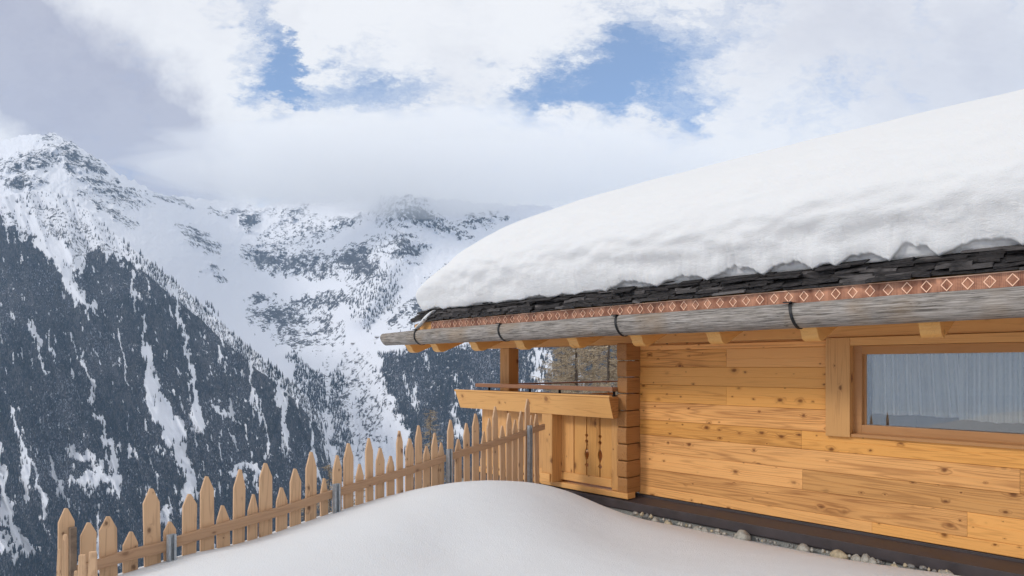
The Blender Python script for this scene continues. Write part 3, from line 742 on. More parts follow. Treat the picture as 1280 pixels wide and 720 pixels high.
# a few loose slivers lying proud of the top courses
for k in range(60):
    u = random.uniform(UL, URR-.4); w_ = random.uniform(.2, .5); v1 = 1.0+random.uniform(-.10, .05); z0 = zsh+.15+random.uniform(-.03, .02)+sl*(1.0-v1); Mx = Matrix.Translation((u, -v1, e(z0))) @ Matrix.Rotation(math.atan(sl)+random.uniform(-.05, .03), 4, 'X') @ Matrix.Rotation(random.uniform(-.02, .02), 4, 'Y') @ Matrix.Rotation(random.uniform(-.1, .1), 4, 'Z')
    sh.box(0, w_, 0, .35, 0, random.uniform(.008, .016), 0, Mx)
sh.build('shingles', M['shingle'], house)
sb = MB()
hL = L*.027
sb.prism([(-.85, e(zsh+.02)), (-.85, e(zsh+hL+sl*.15-.01)), (5.2, e(zr(-5.2)+dtop+.16)), (11.35, e(zr(-5.2)+dtop+.16-sl*6.15)), (11.35, e(zr(-5.2)+dtop+.01-sl*6.15)), (5.2, e(zr(-5.2)+dtop+.01))], 'x', UL+.03, URR-.02)
sb.build('shingle_bed', M['shingle'], house)

# log gutter: hollowed trunk
gv, gz, gr = 1.085, .0820*(K-1.085), .118
ug0, ug1 = U_at(482, gv), URR+.2
nu = 220; na = 22; V_ = []; F_ = []
topz = .1008*(K-gv)-gz                                       # height of the cut above the axis
a0 = math.asin(min(.95, topz/gr))
outer = [math.pi-a0+ (math.pi+2*a0)*i/(na-1) for i in range(na)]   # from the front lip under to the back lip
inner = outer[::-1]
for i in range(nu):
    u = ug0+(ug1-ug0)*i/(nu-1); sc_ = 1-.13*max(0, (ug0+1.3-u)/1.3)
    for k, a_ in enumerate(outer):
        r_ = gr*sc_*(1+.035*float(perlin(u*1.1, a_*1.2, 3))+.02*float(perlin(u*5, a_*3, 9)))
        V_.append((u+(.03*math.sin(a_*2) if i == 0 else 0), -gv+ r_*math.cos(a_), e(gz+r_*math.sin(a_)+.010*float(perlin(u*.6, 0, 7)))))
    for a_ in inner:
        r_ = gr*.66*sc_; V_.append((u, -gv+r_*math.cos(a_), e(gz+.02+r_*math.sin(a_))))
ring = 2*na
# angles: pi-a0 is the -y (outer) side
for i in range(nu-1):
    for k in range(ring):
        a_ = i*ring+k; b_ = i*ring+(k+1) % ring; F_.append((a_, b_, b_+ring, a_+ring))
F_.append(tuple(range(ring))); F_.append(tuple(range((nu-1)*ring, nu*ring)))
gm = MB(); gm.add(V_, F_); go = gm.build('log_gutter', M['gutter'], house, smooth=True)
es = go.modifiers.new('es', 'EDGE_SPLIT'); es.split_angle = R(50)
# iron straps round the gutter
sp = None
ss = [U_at(x, gv+.1) for x in (518, 621, 766, 986)]; st_ = (ss[-1]-ss[0])/3
for k in range(6):
    u = ss[0]+st_*k
    if sp is None:
        s_ = MB(); n_ = 18; pr = []
        for q_ in range(n_):
            a_ = math.pi-a0*.9+(math.pi*.95+a0)*q_/(n_-1)
            for r_ in (gr*1.045, gr*1.045+.006): pr.append((math.cos(a_)*r_, math.sin(a_)*r_))
        for q_ in range(n_-1):
            a, b, c, d = pr[2*q_], pr[2*q_+1], pr[2*q_+3], pr[2*q_+2]
            s_.prism([(a[0]-gv, e(gz+a[1])), (b[0]-gv, e(gz+b[1])), (c[0]-gv, e(gz+c[1])), (d[0]-gv, e(gz+d[1]))], 'x', -.013, .013)
        s_.box(-.018, .018, -gv-gr*.83, -gv+gr*.9, e(gz+gr*.9), e(gz+gr*.9+.007))
        s_.box(-.055, .018, -gv-gr*.83-.004, -gv-gr*.83+.03, e(gz+gr*.9+.001), e(gz+gr*.9+.010))
        s_.prism([(-.007, e(gz-.03)), (0, e(gz-.037)), (.007, e(gz-.03)), (0, e(gz-.023))], 'y', -gv-gr*1.045-.012, -gv-gr*1.045+.0)
        s_.v = [(x_+(.055*(1-min(1,max(0,(z_-e(gz-gr))/(2*gr))))), y_, z_) for x_, y_, z_ in s_.v]; sp = s_.build('gutter_strap', M['black'], house, (u, 0, 0))
    else:
        c_ = sp.copy(); COL.objects.link(c_); c_.parent = house; c_.location = (u, 0, 0)

# window
wz1, wz0 = .0176*1.4013*(K+.12), -.0634*1.4013*(K+.12)
jm = MB(); uj1 = U_at(1062.2, .05)
jm.box(uj, uj1, -.05, .12, e(-.705), e(.300)); jm.build('window_jamb', M['post'], house, bevel=.003)
jm = MB(); jm.box(UR, UR+.3, -.05, .12, e(-.705), e(.300)); jm.build('window_jamb', M['post'], house, bevel=.003)
hd = MB(); hd.box(uj1+.001, UR-.001, -.048, .12, e(.218), e(.299)); hd.build('window_header', M['beam'], house, bevel=.003)
sl_ = MB(); sl_.prism([(-.03, e(-.672)), (-.03, e(-.70)), (.12, e(-.70)), (.12, e(-.655))], 'x', uj1+.001, UR-.001); sl_.build('window_sill', M['frame'], house)
wroot = MB(); uf0 = U_at(1072, -.08)
def fr(mb, u0, u1, z0, z1, y0, y1, t_):
    mb.box(u0, u0+t_, y0, y1, e(z0), e(z1)); mb.box(u1-t_, u1, y0, y1, e(z0), e(z1)); mb.box(u0+t_, u1-t_, y0, y1, e(z0), e(z0+t_)); mb.box(u0+t_, u1-t_, y0, y1, e(z1-t_), e(z1))
ug_ = U_at(1083.5, -.12)
tf_ = ug_-uf0
fr(wroot, uj1-.01, UR-.005, wz0-.05, wz1+.045, .06, .115, ug_-.03-uj1+.01)
wf = wroot.build('window_frame', M['frame'], house, bevel=.003)
w2 = MB(); fr(w2, ug_-.10, UR-.03, wz0-.10, wz1+.10, .116, .150, .098); w2.build('sash', M['frame'], wf, bevel=.003)
w3 = MB(); w3.box(ug_-.03, UR-.075, .085, .0995, e(wz0-.010), e(wz0+.003)); w3.build('aluminium_strip', M['silver'], wf)
m, t, b, o = newmat('window_glass'); t.n.remove(b)
fn = t.new('ShaderNodeFresnel'); fn.inputs[0].default_value = 1.5
gl = t.new('ShaderNodeBsdfGlossy'); gl.inputs['Roughness'].default_value = .01; gl.inputs[0].default_value = rgb(.97, .98, 1)
tr = t.new('ShaderNodeBsdfTransparent'); tr.inputs[0].default_value = rgb(.93, .94, .93)
ms = t.new('ShaderNodeMixShader'); t.put(ms.inputs[0], t.math('MULTIPLY_ADD', fn.outputs[0], 1.3, .09, True)); t.l.new(tr.outputs[0], ms.inputs[1]); t.l.new(gl.outputs[0], ms.inputs[2]); t.l.new(ms.outputs[0], o.inputs[0])
M['glass'] = m
gp = MB(); gp.box(ug_-.02, UR-.10, .125, .129, e(wz0-.01), e(wz1+.01)); gp.build('glass_pane', M['glass'], wf)
# room behind, and curtains
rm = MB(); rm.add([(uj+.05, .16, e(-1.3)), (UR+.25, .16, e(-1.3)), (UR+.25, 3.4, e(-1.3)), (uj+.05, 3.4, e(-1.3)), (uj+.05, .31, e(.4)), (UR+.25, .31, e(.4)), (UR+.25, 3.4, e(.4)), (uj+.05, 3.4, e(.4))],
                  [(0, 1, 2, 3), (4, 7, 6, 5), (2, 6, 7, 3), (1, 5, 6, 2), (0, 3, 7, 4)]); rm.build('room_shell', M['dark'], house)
m, t, b, o = newmat('sheer_curtain'); c = t.new('ShaderNodeTexCoord').outputs['Object']
sz = t.new('ShaderNodeSeparateXYZ'); t.put(sz.inputs[0], c)
hem = t.mapr(sz.outputs[2], e(-.437), e(-.435), .99, .84)
b.inputs['Base Color'].default_value = rgb(.9, .9, .9); b.inputs['Roughness'].default_value = .9
tr = t.new('ShaderNodeBsdfTransparent'); tl = t.new('ShaderNodeBsdfTranslucent'); tl.inputs[0].default_value = rgb(.7, .7, .72)
mm = t.new('ShaderNodeMixShader'); mm.inputs[0].default_value = .15; t.l.new(b.outputs[0], mm.inputs[1]); t.l.new(tl.outputs[0], mm.inputs[2])
lw = t.new('ShaderNodeLayerWeight'); lw.inputs[0].default_value = .5; hem = t.math('MULTIPLY', hem, t.mapr(lw.outputs['Facing'], .05, .70, .40, 1.25), None, True)
ms = t.new('ShaderNodeMixShader'); t.put(ms.inputs[0], hem); t.l.new(tr.outputs[0], ms.inputs[1]); t.l.new(mm.outputs[0], ms.inputs[2]); t.l.new(ms.outputs[0], o.inputs[0])
M['curtain'] = m
ucg = U_at(1200, -.24)
for k, (u0, u1, zbm) in enumerate([(U_at(1088, -.24), ucg-.03, -.475), (ucg, UR+.1, -.50)]):
    nx_, nz_ = 260, 10; uu = np.linspace(u0, u1, nx_); zz = np.linspace(zbm, .28, nz_)
    UU, ZZ = np.meshgrid(uu, zz)
    dd = .055*(.6+perlin(UU*3, UU*0+k, 2))*np.sin(UU*30+np.sin(UU*7)*2.6+k)+.034*np.sin(UU*61+k*2)+.014*np.sin(UU*113)+.012*perlin(UU*7, ZZ*1.5, 5)
    if k == 0: UU = UU-.05*(UU-u0)/(u1-u0)*(1-(ZZ-zbm)/.78)*(-1)
    Vc = np.stack([UU, .25+dd*(1.2-.4*(ZZ-zbm)), e(ZZ)+.006*np.sin(UU*15)*(ZZ < zbm+.01)], -1).reshape(-1, 3)
    mesh_np('curtain', Vc, gridfaces(nz_, nx_), M['curtain'], parent=wf)

# base: metal ledge, fascia, concrete plinth
bs = MB()
bs.prism([(-.02, e(-1.646)), (.03, e(-1.646)), (.03, e(-1.80)), (-.355, e(-1.80)), (-.36, e(-1.785)), (-.36, e(-1.690)), (-.352, e(-1.688)), (-.02, e(-1.668))], 'x', -3.3, 9.0)
bs.prism([(-.362, e(-1.680)), (-.372, e(-1.682)), (-.372, e(-1.784)), (-.362, e(-1.784))], 'x', -3.3, 9.0)
bs.build('metal_ledge', M['metal'], house, bevel=.003)
pl = MB()
for u0 in np.arange(-3.25, 8.9, 2.05): pl.box(u0+.004, min(u0+2.046, 9), -.335, .0, e(-2.6), e(-1.802))
pl.build('plinth', M['concrete'], house)

# loggia: beam, floor, posts, board balustrade, rails
ue = U_at(602.5, .25)
bm_ = MB(); bm_.box(U_at(676, .31), .02, -.31, -.14, e(-1.672), e(-1.60)); bm_.box(ue-.15, U_at(676, .31)-.002, -.27, -.14, e(-1.672), e(-1.60)); bm_.build('sill_beam', M['beam'], house, bevel=.005)
fl = MB(); fl.box(ue-.1, -.15, -.135, 3.6, e(-1.66), e(-1.60)); fl.build('balcony_floor', M['beam'], house)
up_ = U_at(702, .255); vp_ = V_at(690, up_); up0 = U_at(677, vp_)
ps = MB(); ps.box(up0, up_, -vp_, -.12, e(-1.598), e(-.47)); ps.build('balcony_post', M['post'], house, bevel=.012)
ft = MB(); ft.box(up0-.01, up_-.02, -vp_-.03, -vp_-.002, e(-1.585), e(-1.47)); ft.build('post_foot', M['beam'], house, bevel=.006)
ps = MB(); vq = 0.0; ps.box(U_at(625, 0), U_at(636, 0), .0, .22, e(-1.598), e(.30)); ps.build('corner_post', M['post'], house, bevel=.005)
CUT = [(-.919, .022, .022), (-1.002, .022, .026), (-1.172, .030, .085), (-1.319, .028, .030)]
def cutd(z):
    d = .009
    for zc, w_, h_ in CUT:
        tt_ = abs(z-zc)/h_
        if tt_ < 1: d = max(d, .009+w_*((1-tt_) if h_ < .05 else (1-tt_**1.6)))
    return d
zs_ = np.arange(-1.56, -.46, .0125)
def pboard(mb, u0, u1, cl, cr_):
    L_ = [(u0+(cutd(z) if cl else .009), e(z)) for z in zs_]; R_ = [(u1-(cutd(z) if cr_ else .009), e(z)) for z in zs_]
    # strips so that every face stays convex
    n_ = len(zs_); vs = []
    for y in (-.25, -.225):
        for i in range(n_): vs += [(L_[i][0], y, L_[i][1]), (R_[i][0], y, R_[i][1])]
    fs = []
    for s_ in (0, 1):
        b_ = s_*2*n_
        for i in range(n_-1): fs.append((b_+2*i, b_+2*i+1, b_+2*i+3, b_+2*i+2))
    for i in range(n_-1):
        fs.append((2*i, 2*i+2, 2*n_+2*i+2, 2*n_+2*i)); fs.append((2*i+1, 2*n_+2*i+1, 2*n_+2*i+3, 2*i+3))
    fs += [(0, 1, 2*n_+1, 2*n_), (2*n_-2, 4*n_-2, 4*n_-1, 2*n_-1)]
    mb.add(vs, fs)
bb = [U_at(x, .25) for x in (701.7, 717.5, 733.3, 750, 765.8)]
bx_ = []; u = bb[0]-.02
panel = MB()
for i in range(4): pboard(panel, bb[i], bb[i+1], i in (2, 3), i in (1, 2))
u = up0+.0
edges = list(np.linspace(ue, up0-.005, 6)); 
for i in range(5): pboard(panel, edges[i], edges[i+1], i in (2, 3), i in (1, 2))
panel.build('balustrade_boards', M['post'], house)
stl = MB(); stl.box(bb[4]+.001, -.15, -.275, -.21, e(-1.595), e(-.46)); stl.build('balustrade_stile', M['post'], house, bevel=.004)
brl = MB(); brl.box(bb[0]-.01, bb[4], -.275, -.252, e(-1.565), e(-1.455)); brl.build('bottom_rail', M['beam'], house, bevel=.004)
brl = MB(); brl.box(ue-.02, up0-.012, -.275, -.252, e(-1.565), e(-1.455)); brl.build('bottom_rail', M['beam'], house, bevel=.004)
# far end of the loggia
fe = MB()
for i in range(15): fe.box(ue-.03, ue-.005, -.22+i*.235, -.22+i*.235+.228, e(-1.56), e(-.50))
fe.build('balustrade_boards', M['post'], house)
zrl = Z_at(771.8, 487.3, .30)-E
hr = MB(); hr.box(U_at(600, .30), -.155, -.40, -.24, e(zrl-.020), e(zrl+.036)); hr.build('handrail', M['handrail'], house, bevel=.005)
hr = MB(); hr.box(ue-.05, ue+.05, -.235, 3.6, e(zrl-.005), e(zrl+.022)); hr.build('handrail', M['handrail'], house, bevel=.005)
for x_ in (612, 663, 700, 768):
    bk_ = MB(); u = U_at(x_, .28); bk_.box(u-.012, u+.012, -.30, -.276, e(-.6), e(zrl-.001)); bk_.build('rail_bracket', M['black'], house)
gd = MB(); gd.box(U_at(606, .25), -.16, -.26, -.23, e(-.42), e(-.36)); gd.build('lower_handrail', M['handrail'], house)
# flower box
pv, pvb = .56, .47; zt_, zbt = Z_at(761, 497, pv)-E, Z_at(762.8, 523, pvb)-E
ua, ub_ = U_at(569, pv), U_at(761, pv)
fb_ = empty('flower_box', (0, 0, 0)); fb_.parent = house
f_ = MB()
f_.add([(ua, -pv, e(zt_)), (ub_, -pv, e(zt_)), (ub_+.0, -pvb, e(zbt)), (ua+.02, -pvb, e(zbt)), (ua+.02, -pv+.03, e(zt_)), (ub_-.01, -pv+.03, e(zt_)), (ub_-.01, -pvb+.03, e(zbt)), (ua+.03, -pvb+.03, e(zbt))],
       [(0, 1, 2, 3), (4, 7, 6, 5), (0, 4, 5, 1), (3, 2, 6, 7), (0, 3, 7, 4), (1, 5, 6, 2)])
f_.build('front_board', M['beam'], fb_, bevel=.003)
f_ = MB()
f_.add([(ub_+.002, -pv, e(zt_+.0)), (ub_+.002, -pvb, e(zbt)), (-.10, -.34, e(zbt+.003)), (-.10, -.34, e(zt_)), (ub_-.02, -pv+.01, e(zt_)), (ub_-.02, -pvb+.01, e(zbt)), (-.13, -.34, e(zbt+.003)), (-.13, -.34, e(zt_))],
       [(0, 1, 2, 3), (4, 7, 6, 5), (0, 4, 5, 1), (3, 2, 6, 7), (0, 3, 7, 4), (1, 5, 6, 2)])
f_.build('end_board', M['log'], fb_)  # darker log wood paints the shade of this end face into its colour
f_ = MB(); f_.box(ua+.03, ub_-.03, -pvb+.03, -.345, e(zbt+.005), e(zbt+.03)); f_.box(ua+.03, ua+.055, -pvb+.03, -.345, e(zbt+.03), e(zt_-.01)); f_.box(ua+.03, -.14, -.342, -.318, e(zbt), e(zt_)); f_.build('box_bottom', M['beam'], fb_)
f_ = MB(); f_.box(ua-.012, ub_+.015, -pv-.012, -pv+.045, e(zt_+.002), e(zt_+.026)); f_.build('rim', M['beam'], fb_, bevel=.003)
f_ = MB(); f_.box(ua+.06, ub_-.04, -pv+.05, -.345, e(zt_-.10), e(zt_-.08)); f_.build('soil', M['dark'], fb_)

# ------------------------------------------------------------------ snow on the roof
us0, us1 = U_at(531, 1.0), 9.7
v0 = 1.0
cus = sorted([U_at(x, 1.0) for x in (531, 552, 579.5, 618, 648, 683, 716, 756, 819, 882, 953, 1015, 1044, 1111, 1172, 1278)]+[U_at(1278, 1)+d for d in (.35, .62, 1.1, 1.5, 2.0, 2.5, 2.9, 3.5, 4.0, 4.6, 5.2)])
cus = np.array(cus); amp = rng.uniform(.008, .05, len(cus)); asym = rng.uniform(.6, 1.5, len(cus)); pw = rng.uniform(1.3, 2.6, len(cus))
big = {953: .11, 882: .11, 1044: .08, 1111: .12, 1172: .09, 756: .08, 819: .075}
for k_, a_ in big.items():
    amp[np.argmin(abs(cus-U_at(k_, 1.0)))] = a_
def arch(u):
    i = np.clip(np.searchsorted(cus, u)-1, 0, len(cus)-2); t_ = (u-cus[i])/(cus[i+1]-cus[i]); t_ = np.clip(t_, 0, 1)
    t_ = t_**asym[i]
    return amp[i]*(1-np.abs(2*t_-1)**pw[i])*(1+.35*perlin(u*11, u*0, 4)+.2*perlin(u*27, u*0, 14))+.012*np.maximum(0, perlin(u*4, u*0, 8))
zroof = lambda v: zsh+hL+sl*(1.0-v)-.005                      # top of the shingles
nu2 = 1300; UU1 = np.concatenate([np.linspace(us0-.06, 4.6, nu2), np.linspace(4.62, us1, 160)])
S0 = 1.98
prof_n = 74
def snow_section(u):
    """list of (v, z) from the contact under the lip, over the front and up to the ridge and down the far side"""
    a = float(arch(np.array([u]))[0])
    dl = u-(us0-.06)                                          # distance from the verge
    kk = (1-max(0, 1-dl/2.3)**3.8)**(1/3.2) if dl > 0 else 0
    kk = max(kk, .0)
    T_ = (S0-(zsh+hL))*kk
    return a, T_
V_ = []
vin = np.concatenate([np.linspace(0, 1, 60)**1.35*1.0])
for u in UU1:
    a, T_ = snow_section(u); T_ = max(T_, .004)
    bul = .10*min(1, T_/.5)
    a = a*1.0*min(1, T_/.3); zl = zroof(.95)+a
    pts = [(.70, zroof(.70)-.02), (.90, zroof(.90)-.005), (.905, zroof(.90)+.012+a*.25), (.918, zroof(.90)+a*.60), (.938, zroof(.92)+a*.88), (.965, zl-.004), (.99, zl+.014)]
    # front: from lip up and over; superellipse in (d, h)
    for k in range(48):
        th = (k+1)/48*math.pi/2
        d = 1.9*(.25*(1-math.cos(th))+.75*(1-math.cos(th))**2.0) ; h = math.sin(th)**.62
        base = zroof(.95)+.018+a*max(0, 1-k/7); vv = .99-d; zt2 = S0+sl*(1.0-vv)
        zt2 = zroof(vv)+T_+0*zt2
        z = base+(zt2-base)*h
        bb_ = bul*math.sin(min(1, (k+1)/20)*math.pi)**1.0
        pts.append((vv+bb_, z))
    vv = .99-1.9
    for k in range(1, 14):
        v_ = vv+(-5.2-vv)*k/13; pts.append((v_, zroof(v_)+T_*(1-.15*(k/13)**3)))
    for k in range(1, 8):
        v_ = -5.2-6.1*k/7; pts.append((v_, zroof(-5.2)+T_*.85-sl*(-5.2-v_)*(1)-(0 if k < 7 else T_*.8)))
    V_.append(pts)
A = np.array(V_); npf = A.shape[1]; UUg = np.repeat(UU1[:, None], npf, 1)
vv_, zz_ = A[..., 0], A[..., 1]
# wind-packed unevenness: cross waves low on the front, smoother on top
front = np.zeros(npf); front[5:55] = np.interp(np.arange(50), [0, 4, 25, 49], [.25, 1, 1, .0]); 
lump = fbm(UUg/.09, zz_/.07, 3, .6, 73)*.010*(zz_ < zroof(1.0)+.35)+fbm(UUg/.75, zz_/.24+UUg*.10, 3, .45, 33)*.045+fbm(UUg/.30, zz_/.11, 2, .5, 43)*.020*(zz_ < 1.5)
thick = np.clip((UUg-us0)/1.0, .15, 1)
vv2 = vv_+lump*front[None]*thick
zz2 = zz_+fbm(UUg/2.6, vv_/1.8, 2, .4, 53)*.045*np.interp(np.arange(npf), [0, 10, 50, 60], [0, .2, .6, 1])[None]*thick
xs = UUg-.17*np.clip(1-(UUg-us0+.06)/.5, 0, 1)*np.sin(np.clip((zz_-(zsh+hL))/.8, 0, 1)*np.pi)+fbm(zz_/.3, vv_/.3, 3, .5, 63)*.03*(1-np.clip((UUg-us0)/1.0, 0, 1))
Vr = np.stack([xs, -vv2, e(zz2)], -1)
endc = Vr[0:1].copy(); 
o = mesh_np('roof_snow', Vr.reshape(-1, 3), gridfaces(len(UU1), npf), M['roofsnow'])
o.location = (P0.x, P0.y, 0); o.rotation_euler = (0, 0, ROT)
tag(o, 'metre-thick bank of fresh snow with a scalloped lower edge lying on the chalet roof', 'roof snow')
# tongue of snow sliding off the left corner onto the gutter
tg = MB(); pth = [((U_at(543, .98)), .98, .88, .05), (U_at(536, 1.0), 1.02, .80, .055), (U_at(531, 1.03), 1.05, .72, .045), (U_at(524, 1.05), 1.07, .63, .045), (U_at(521, 1.05), 1.08, .585, .035)]
rings = []
for (u, v, z, r_) in pth:
    rings.append([(u+r_*1.5*math.cos(a_)*(1+.25*math.sin(3*a_+z*20)), -v+r_*math.sin(a_), e(z+.5*r_*math.cos(a_))) for a_ in np.linspace(0, 2*math.pi, 12, endpoint=False)])
vs = [p for r_ in rings for p in r_]; fs = []
for i in range(len(rings)-1):
    for k in range(12): fs.append((i*12+k, i*12+(k+1) % 12, (i+1)*12+(k+1) % 12, (i+1)*12+k))
fs += [tuple(range(12)), tuple(range((len(rings)-1)*12, len(rings)*12))]
tg.add(vs, fs); tgo = tg.build('snow_tongue', M['roofsnow'], o, smooth=True)
ssf = tgo.modifiers.new('s', 'SUBSURF'); ssf.levels = 2; ssf.render_levels = 2

# ------------------------------------------------------------------ picket fence
fence = empty('picket_fence', (fa.x, fa.y, float(ground_z(fa.x, fa.y))), math.atan2(FD.y, FD.x))
tag(fence, 'light wooden picket fence with uneven pointed slats and steel posts climbing the snow bank', 'fence')
fz = fence.location.z
def fs_at(px):                                               # distance along the fence of the picture column px
    r = (px-CX)/F; # (fa + s*FD): x = r*y
    return (r*fa.y-fa.x)/(FD.x-r*FD.y)
def fz_at(px, py):
    s = fs_at(px); Y = fa.y+s*FD.y; return (CY-py)/F*Y+E-fz
PK = [(74,95.5,636),(102,123,654),(127,150,646),(156,175.6,665.5),(182,203.6,611),(207.4,223.3,652.4),(230,248.6,617.8),(253,270.4,595.6),(274.3,290.8,632),(294.3,309.5,587.2),(312.4,324.9,618.4),(326.8,343,579),(347.8,362,609.6),(365.3,379.3,585.9),(384.8,398.4,564.9),(403.3,413.6,598),
      (419,430.5,569),(432.5,445.3,554),(447.5,457.5,580),(460.3,470,547.5),(472.5,483.7,560),(486.3,496.3,570),(499,507,538.3),(510,520.3,548),(522,530.5,531.7),(532,540.5,557.5),(542.5,550.5,541.2),(550.5,557.8,553.3),
      (561.7,570,524.7),(571.7,580.5,548.7),(582.5,590.5,528.7),(593.3,602.5,517),(604,610.3,539),(612,618,522.5),(618.8,626,508),(627.8,635,532),(635.8,642.8,516),(643.3,650,524.7),(650.8,657,514),(659,665,498.3),(665.3,669.7,519),(670.8,676.7,517.5)]
def picket(mb, s0, s1, top, bot, y0, y1, side=.3):
    w_ = s1-s0; tp = (random.uniform(.115, .15) if s1 > .3 else w_*random.uniform(.8, 1.05)); c_ = (s0+s1)/2+random.uniform(-.06, .06)*w_; fw = w_*.10; l_ = random.uniform(-.012, .012)*w_
    t1 = tp*random.uniform(.9, 1.1)
    j = lambda: random.uniform(-.02, .02)*w_
    poly = [(s0+j(), bot), (s1+j(), bot), (s1+j(), (bot+top)/2), (s1, top-t1), (c_+fw, top-.004), (c_-fw, top), (s0, top-tp), (s0+j(), (bot+top)/2)]
    mb.prism(poly, 'y', y0, y1)
for a, b, ty in PK:
    s0, s1 = fs_at(a), fs_at(b); s1 = s0+(s1-s0)*(.95 if a < 400 else (.9 if a < 560 else .84)); mid = (a+b)/2; top = fz_at(mid, ty)
    p = fa+Vector((FD.x, FD.y, 0))*s0; bot = float(ground_z(p.x, p.y))-fz-.35
    k = MB(); yo = random.uniform(-.003, .004); picket(k, s0, s1, top, bot, .024+yo, .046+yo); tl_ = random.uniform(-.022, .022); k.v = [(x_+tl_*(z_-(top-.35)), y_, z_) for x_, y_, z_ in k.v]; k.build('picket', M['picket'], fence, bevel=.003)
RT = [(95, 706.5), (211, 673.8), (418, 612.0), (558, 568.3), (680, 530.2)]
jn = [(92, 209), (214, 416), (421, 557), (560, 680)]
for a, b in jn:
    ya, yb_ = np.interp([a, b], [p[0] for p in RT], [p[1] for p in RT])
    sa, sb_ = fs_at(a), fs_at(b); za, zb_ = fz_at(a, ya)-.004, fz_at(b, yb_)-.004; h_ = .072; n_ = 8
    k = MB(); vs = []
    for i in range(n_+1):
        t_ = i/n_; s_ = sa+(sb_-sa)*t_; z_ = za+(zb_-za)*t_+.006*math.sin(t_*7+a); hh = h_+.004*math.sin(t_*5+a)
        vs += [(s_, -.018, z_-hh), (s_, .021, z_-hh), (s_, .021, z_), (s_, -.018, z_)]
    f2 = [(0, 1, 2, 3), (n_*4+3, n_*4+2, n_*4+1, n_*4)]
    for i in range(n_):
        for q_ in range(4): f2.append((i*4+q_, i*4+(q_+1) % 4, i*4+4+(q_+1) % 4, i*4+4+q_))
    k.add(vs, f2); k.build('fence_rail', M['rail'], fence, bevel=.003)
for a, b, ty in [(206.5, 216.5, 667), (413.8, 422.6, 604), (555.8, 562.8, 560.8), (657.2, 664, 531.3)]:
    s0, s1 = fs_at(a), fs_at(b); s1 = s0+min(s1-s0, .06); top = fz_at((a+b)/2, ty); k = MB()
    # steel H/U profile
    k.box(s0, s0+.005, -.062, -.022, -1.0, top); k.box(s1-.005, s1, -.062, -.022, -1.0, top); k.box(s0+.005, s1-.005, -.030, -.022, -1.0, top)
    k.box(s0+.005, s0+.016, -.062, -.058, -1.0, top); k.box(s1-.016, s1-.005, -.062, -.058, -1.0, top)
    k.build('steel_post', M['zinc'], fence)
k = MB(); s0, s1 = fs_at(86.5), fs_at(94.5); k.box(s0, s1, -.03, -.012+.03, -.8, fz_at(90, 659)); k.build('corner_batten', M['strap'], fence, bevel=.003)
# short return of the fence at the lower left
fence2 = empty('picket_fence', (0, 0, 0)); 
c0 = at(80, 700, 4.0); fence2.location = (c0.x, c0.y, float(ground_z(c0.x, c0.y)))
d2 = Vector((.30, -.95, 0)).normalized(); ang2 = math.atan2(d2.y, d2.x); fence2.rotation_euler = (0, 0, ang2)
tag(fence2, 'short return of narrow pickets running towards the camera at the fence corner', 'fence')
for a, b, ty, Y in [(71.5, 76.5, 686, 3.75), (79, 84.5, 667.5, 3.9), (92.5, 97, 713, 3.35), (97, 108, 693, 3.05), (110, 122, 689, 2.85)]:
    p = at((a+b)/2, ty, Y); wd = (b-a)/F*Y
    k = MB(); tp = wd*.9; loc = fence2.matrix_world
    q_ = Matrix.Translation(-Vector(fence2.location)); lp = Matrix.Rotation(-ang2, 4, 'Z') @ (p-Vector(fence2.location))
    # seen nearly edge-on: thin across the view, broad along the return
    picket(k, lp.x-.022, lp.x+.022, lp.z, lp.z-1.1, lp.y-wd*.34, lp.y+wd*.34); k.build('picket', M['picket'], fence2, bevel=.003)
k = MB(); k.box(.05, 1.3, .03, .05, -.20, -.13); k.build('fence_rail', M['rail'], fence2)

# ------------------------------------------------------------------ stones along the foot of the wall
def stone(name, px, py, wpx, hpx, mat, lab, grp=None, v=.47):
    import bmesh
    Y = Y_at(px, v); s = Y/F; p = at(px, py, Y)
    bm = bmesh.new(); bmesh.ops.create_icosphere(bm, subdivisions=3, radius=1)
    sd_ = random.random()*50; ca = random.uniform(.35, .6)
    for vv in bm.verts:
        n_ = vv.co.normalized(); k_ = 1+.22*float(perlin(n_.x*1.4+sd_, n_.y*1.4+n_.z*1.1))+.08*float(perlin(n_.x*4+sd_, n_.z*4+n_.y*3))
        c_ = n_*k_
        for pl_ in (Vector((.7, .2, .68)), Vector((-.6, -.5, .62)), Vector((.1, -.9, .4))):
            dd = c_.dot(pl_)-.78
            if dd > 0: c_ -= pl_*dd*.8
        vv.co = Vector((c_.x*wpx*s*.5, c_.y*wpx*s*.5*random.uniform(.93, 1.0), c_.z*hpx*s*.62))
    me = bpy.data.meshes.new(name); bm.to_mesh(me); bm.free(); me.materials.append(mat)
    for f in me.polygons: f.use_smooth = True
    o = bpy.data.objects.new(name, me); COL.objects.link(o); o.location = p; o.rotation_euler = (random.uniform(-.1, .1), 0, ROT+random.uniform(-.4, .4))
    tag(o, lab, 'stone', grp); return o
S1, S2, S3 = M['stone'], M['stone2'], M['stone3']
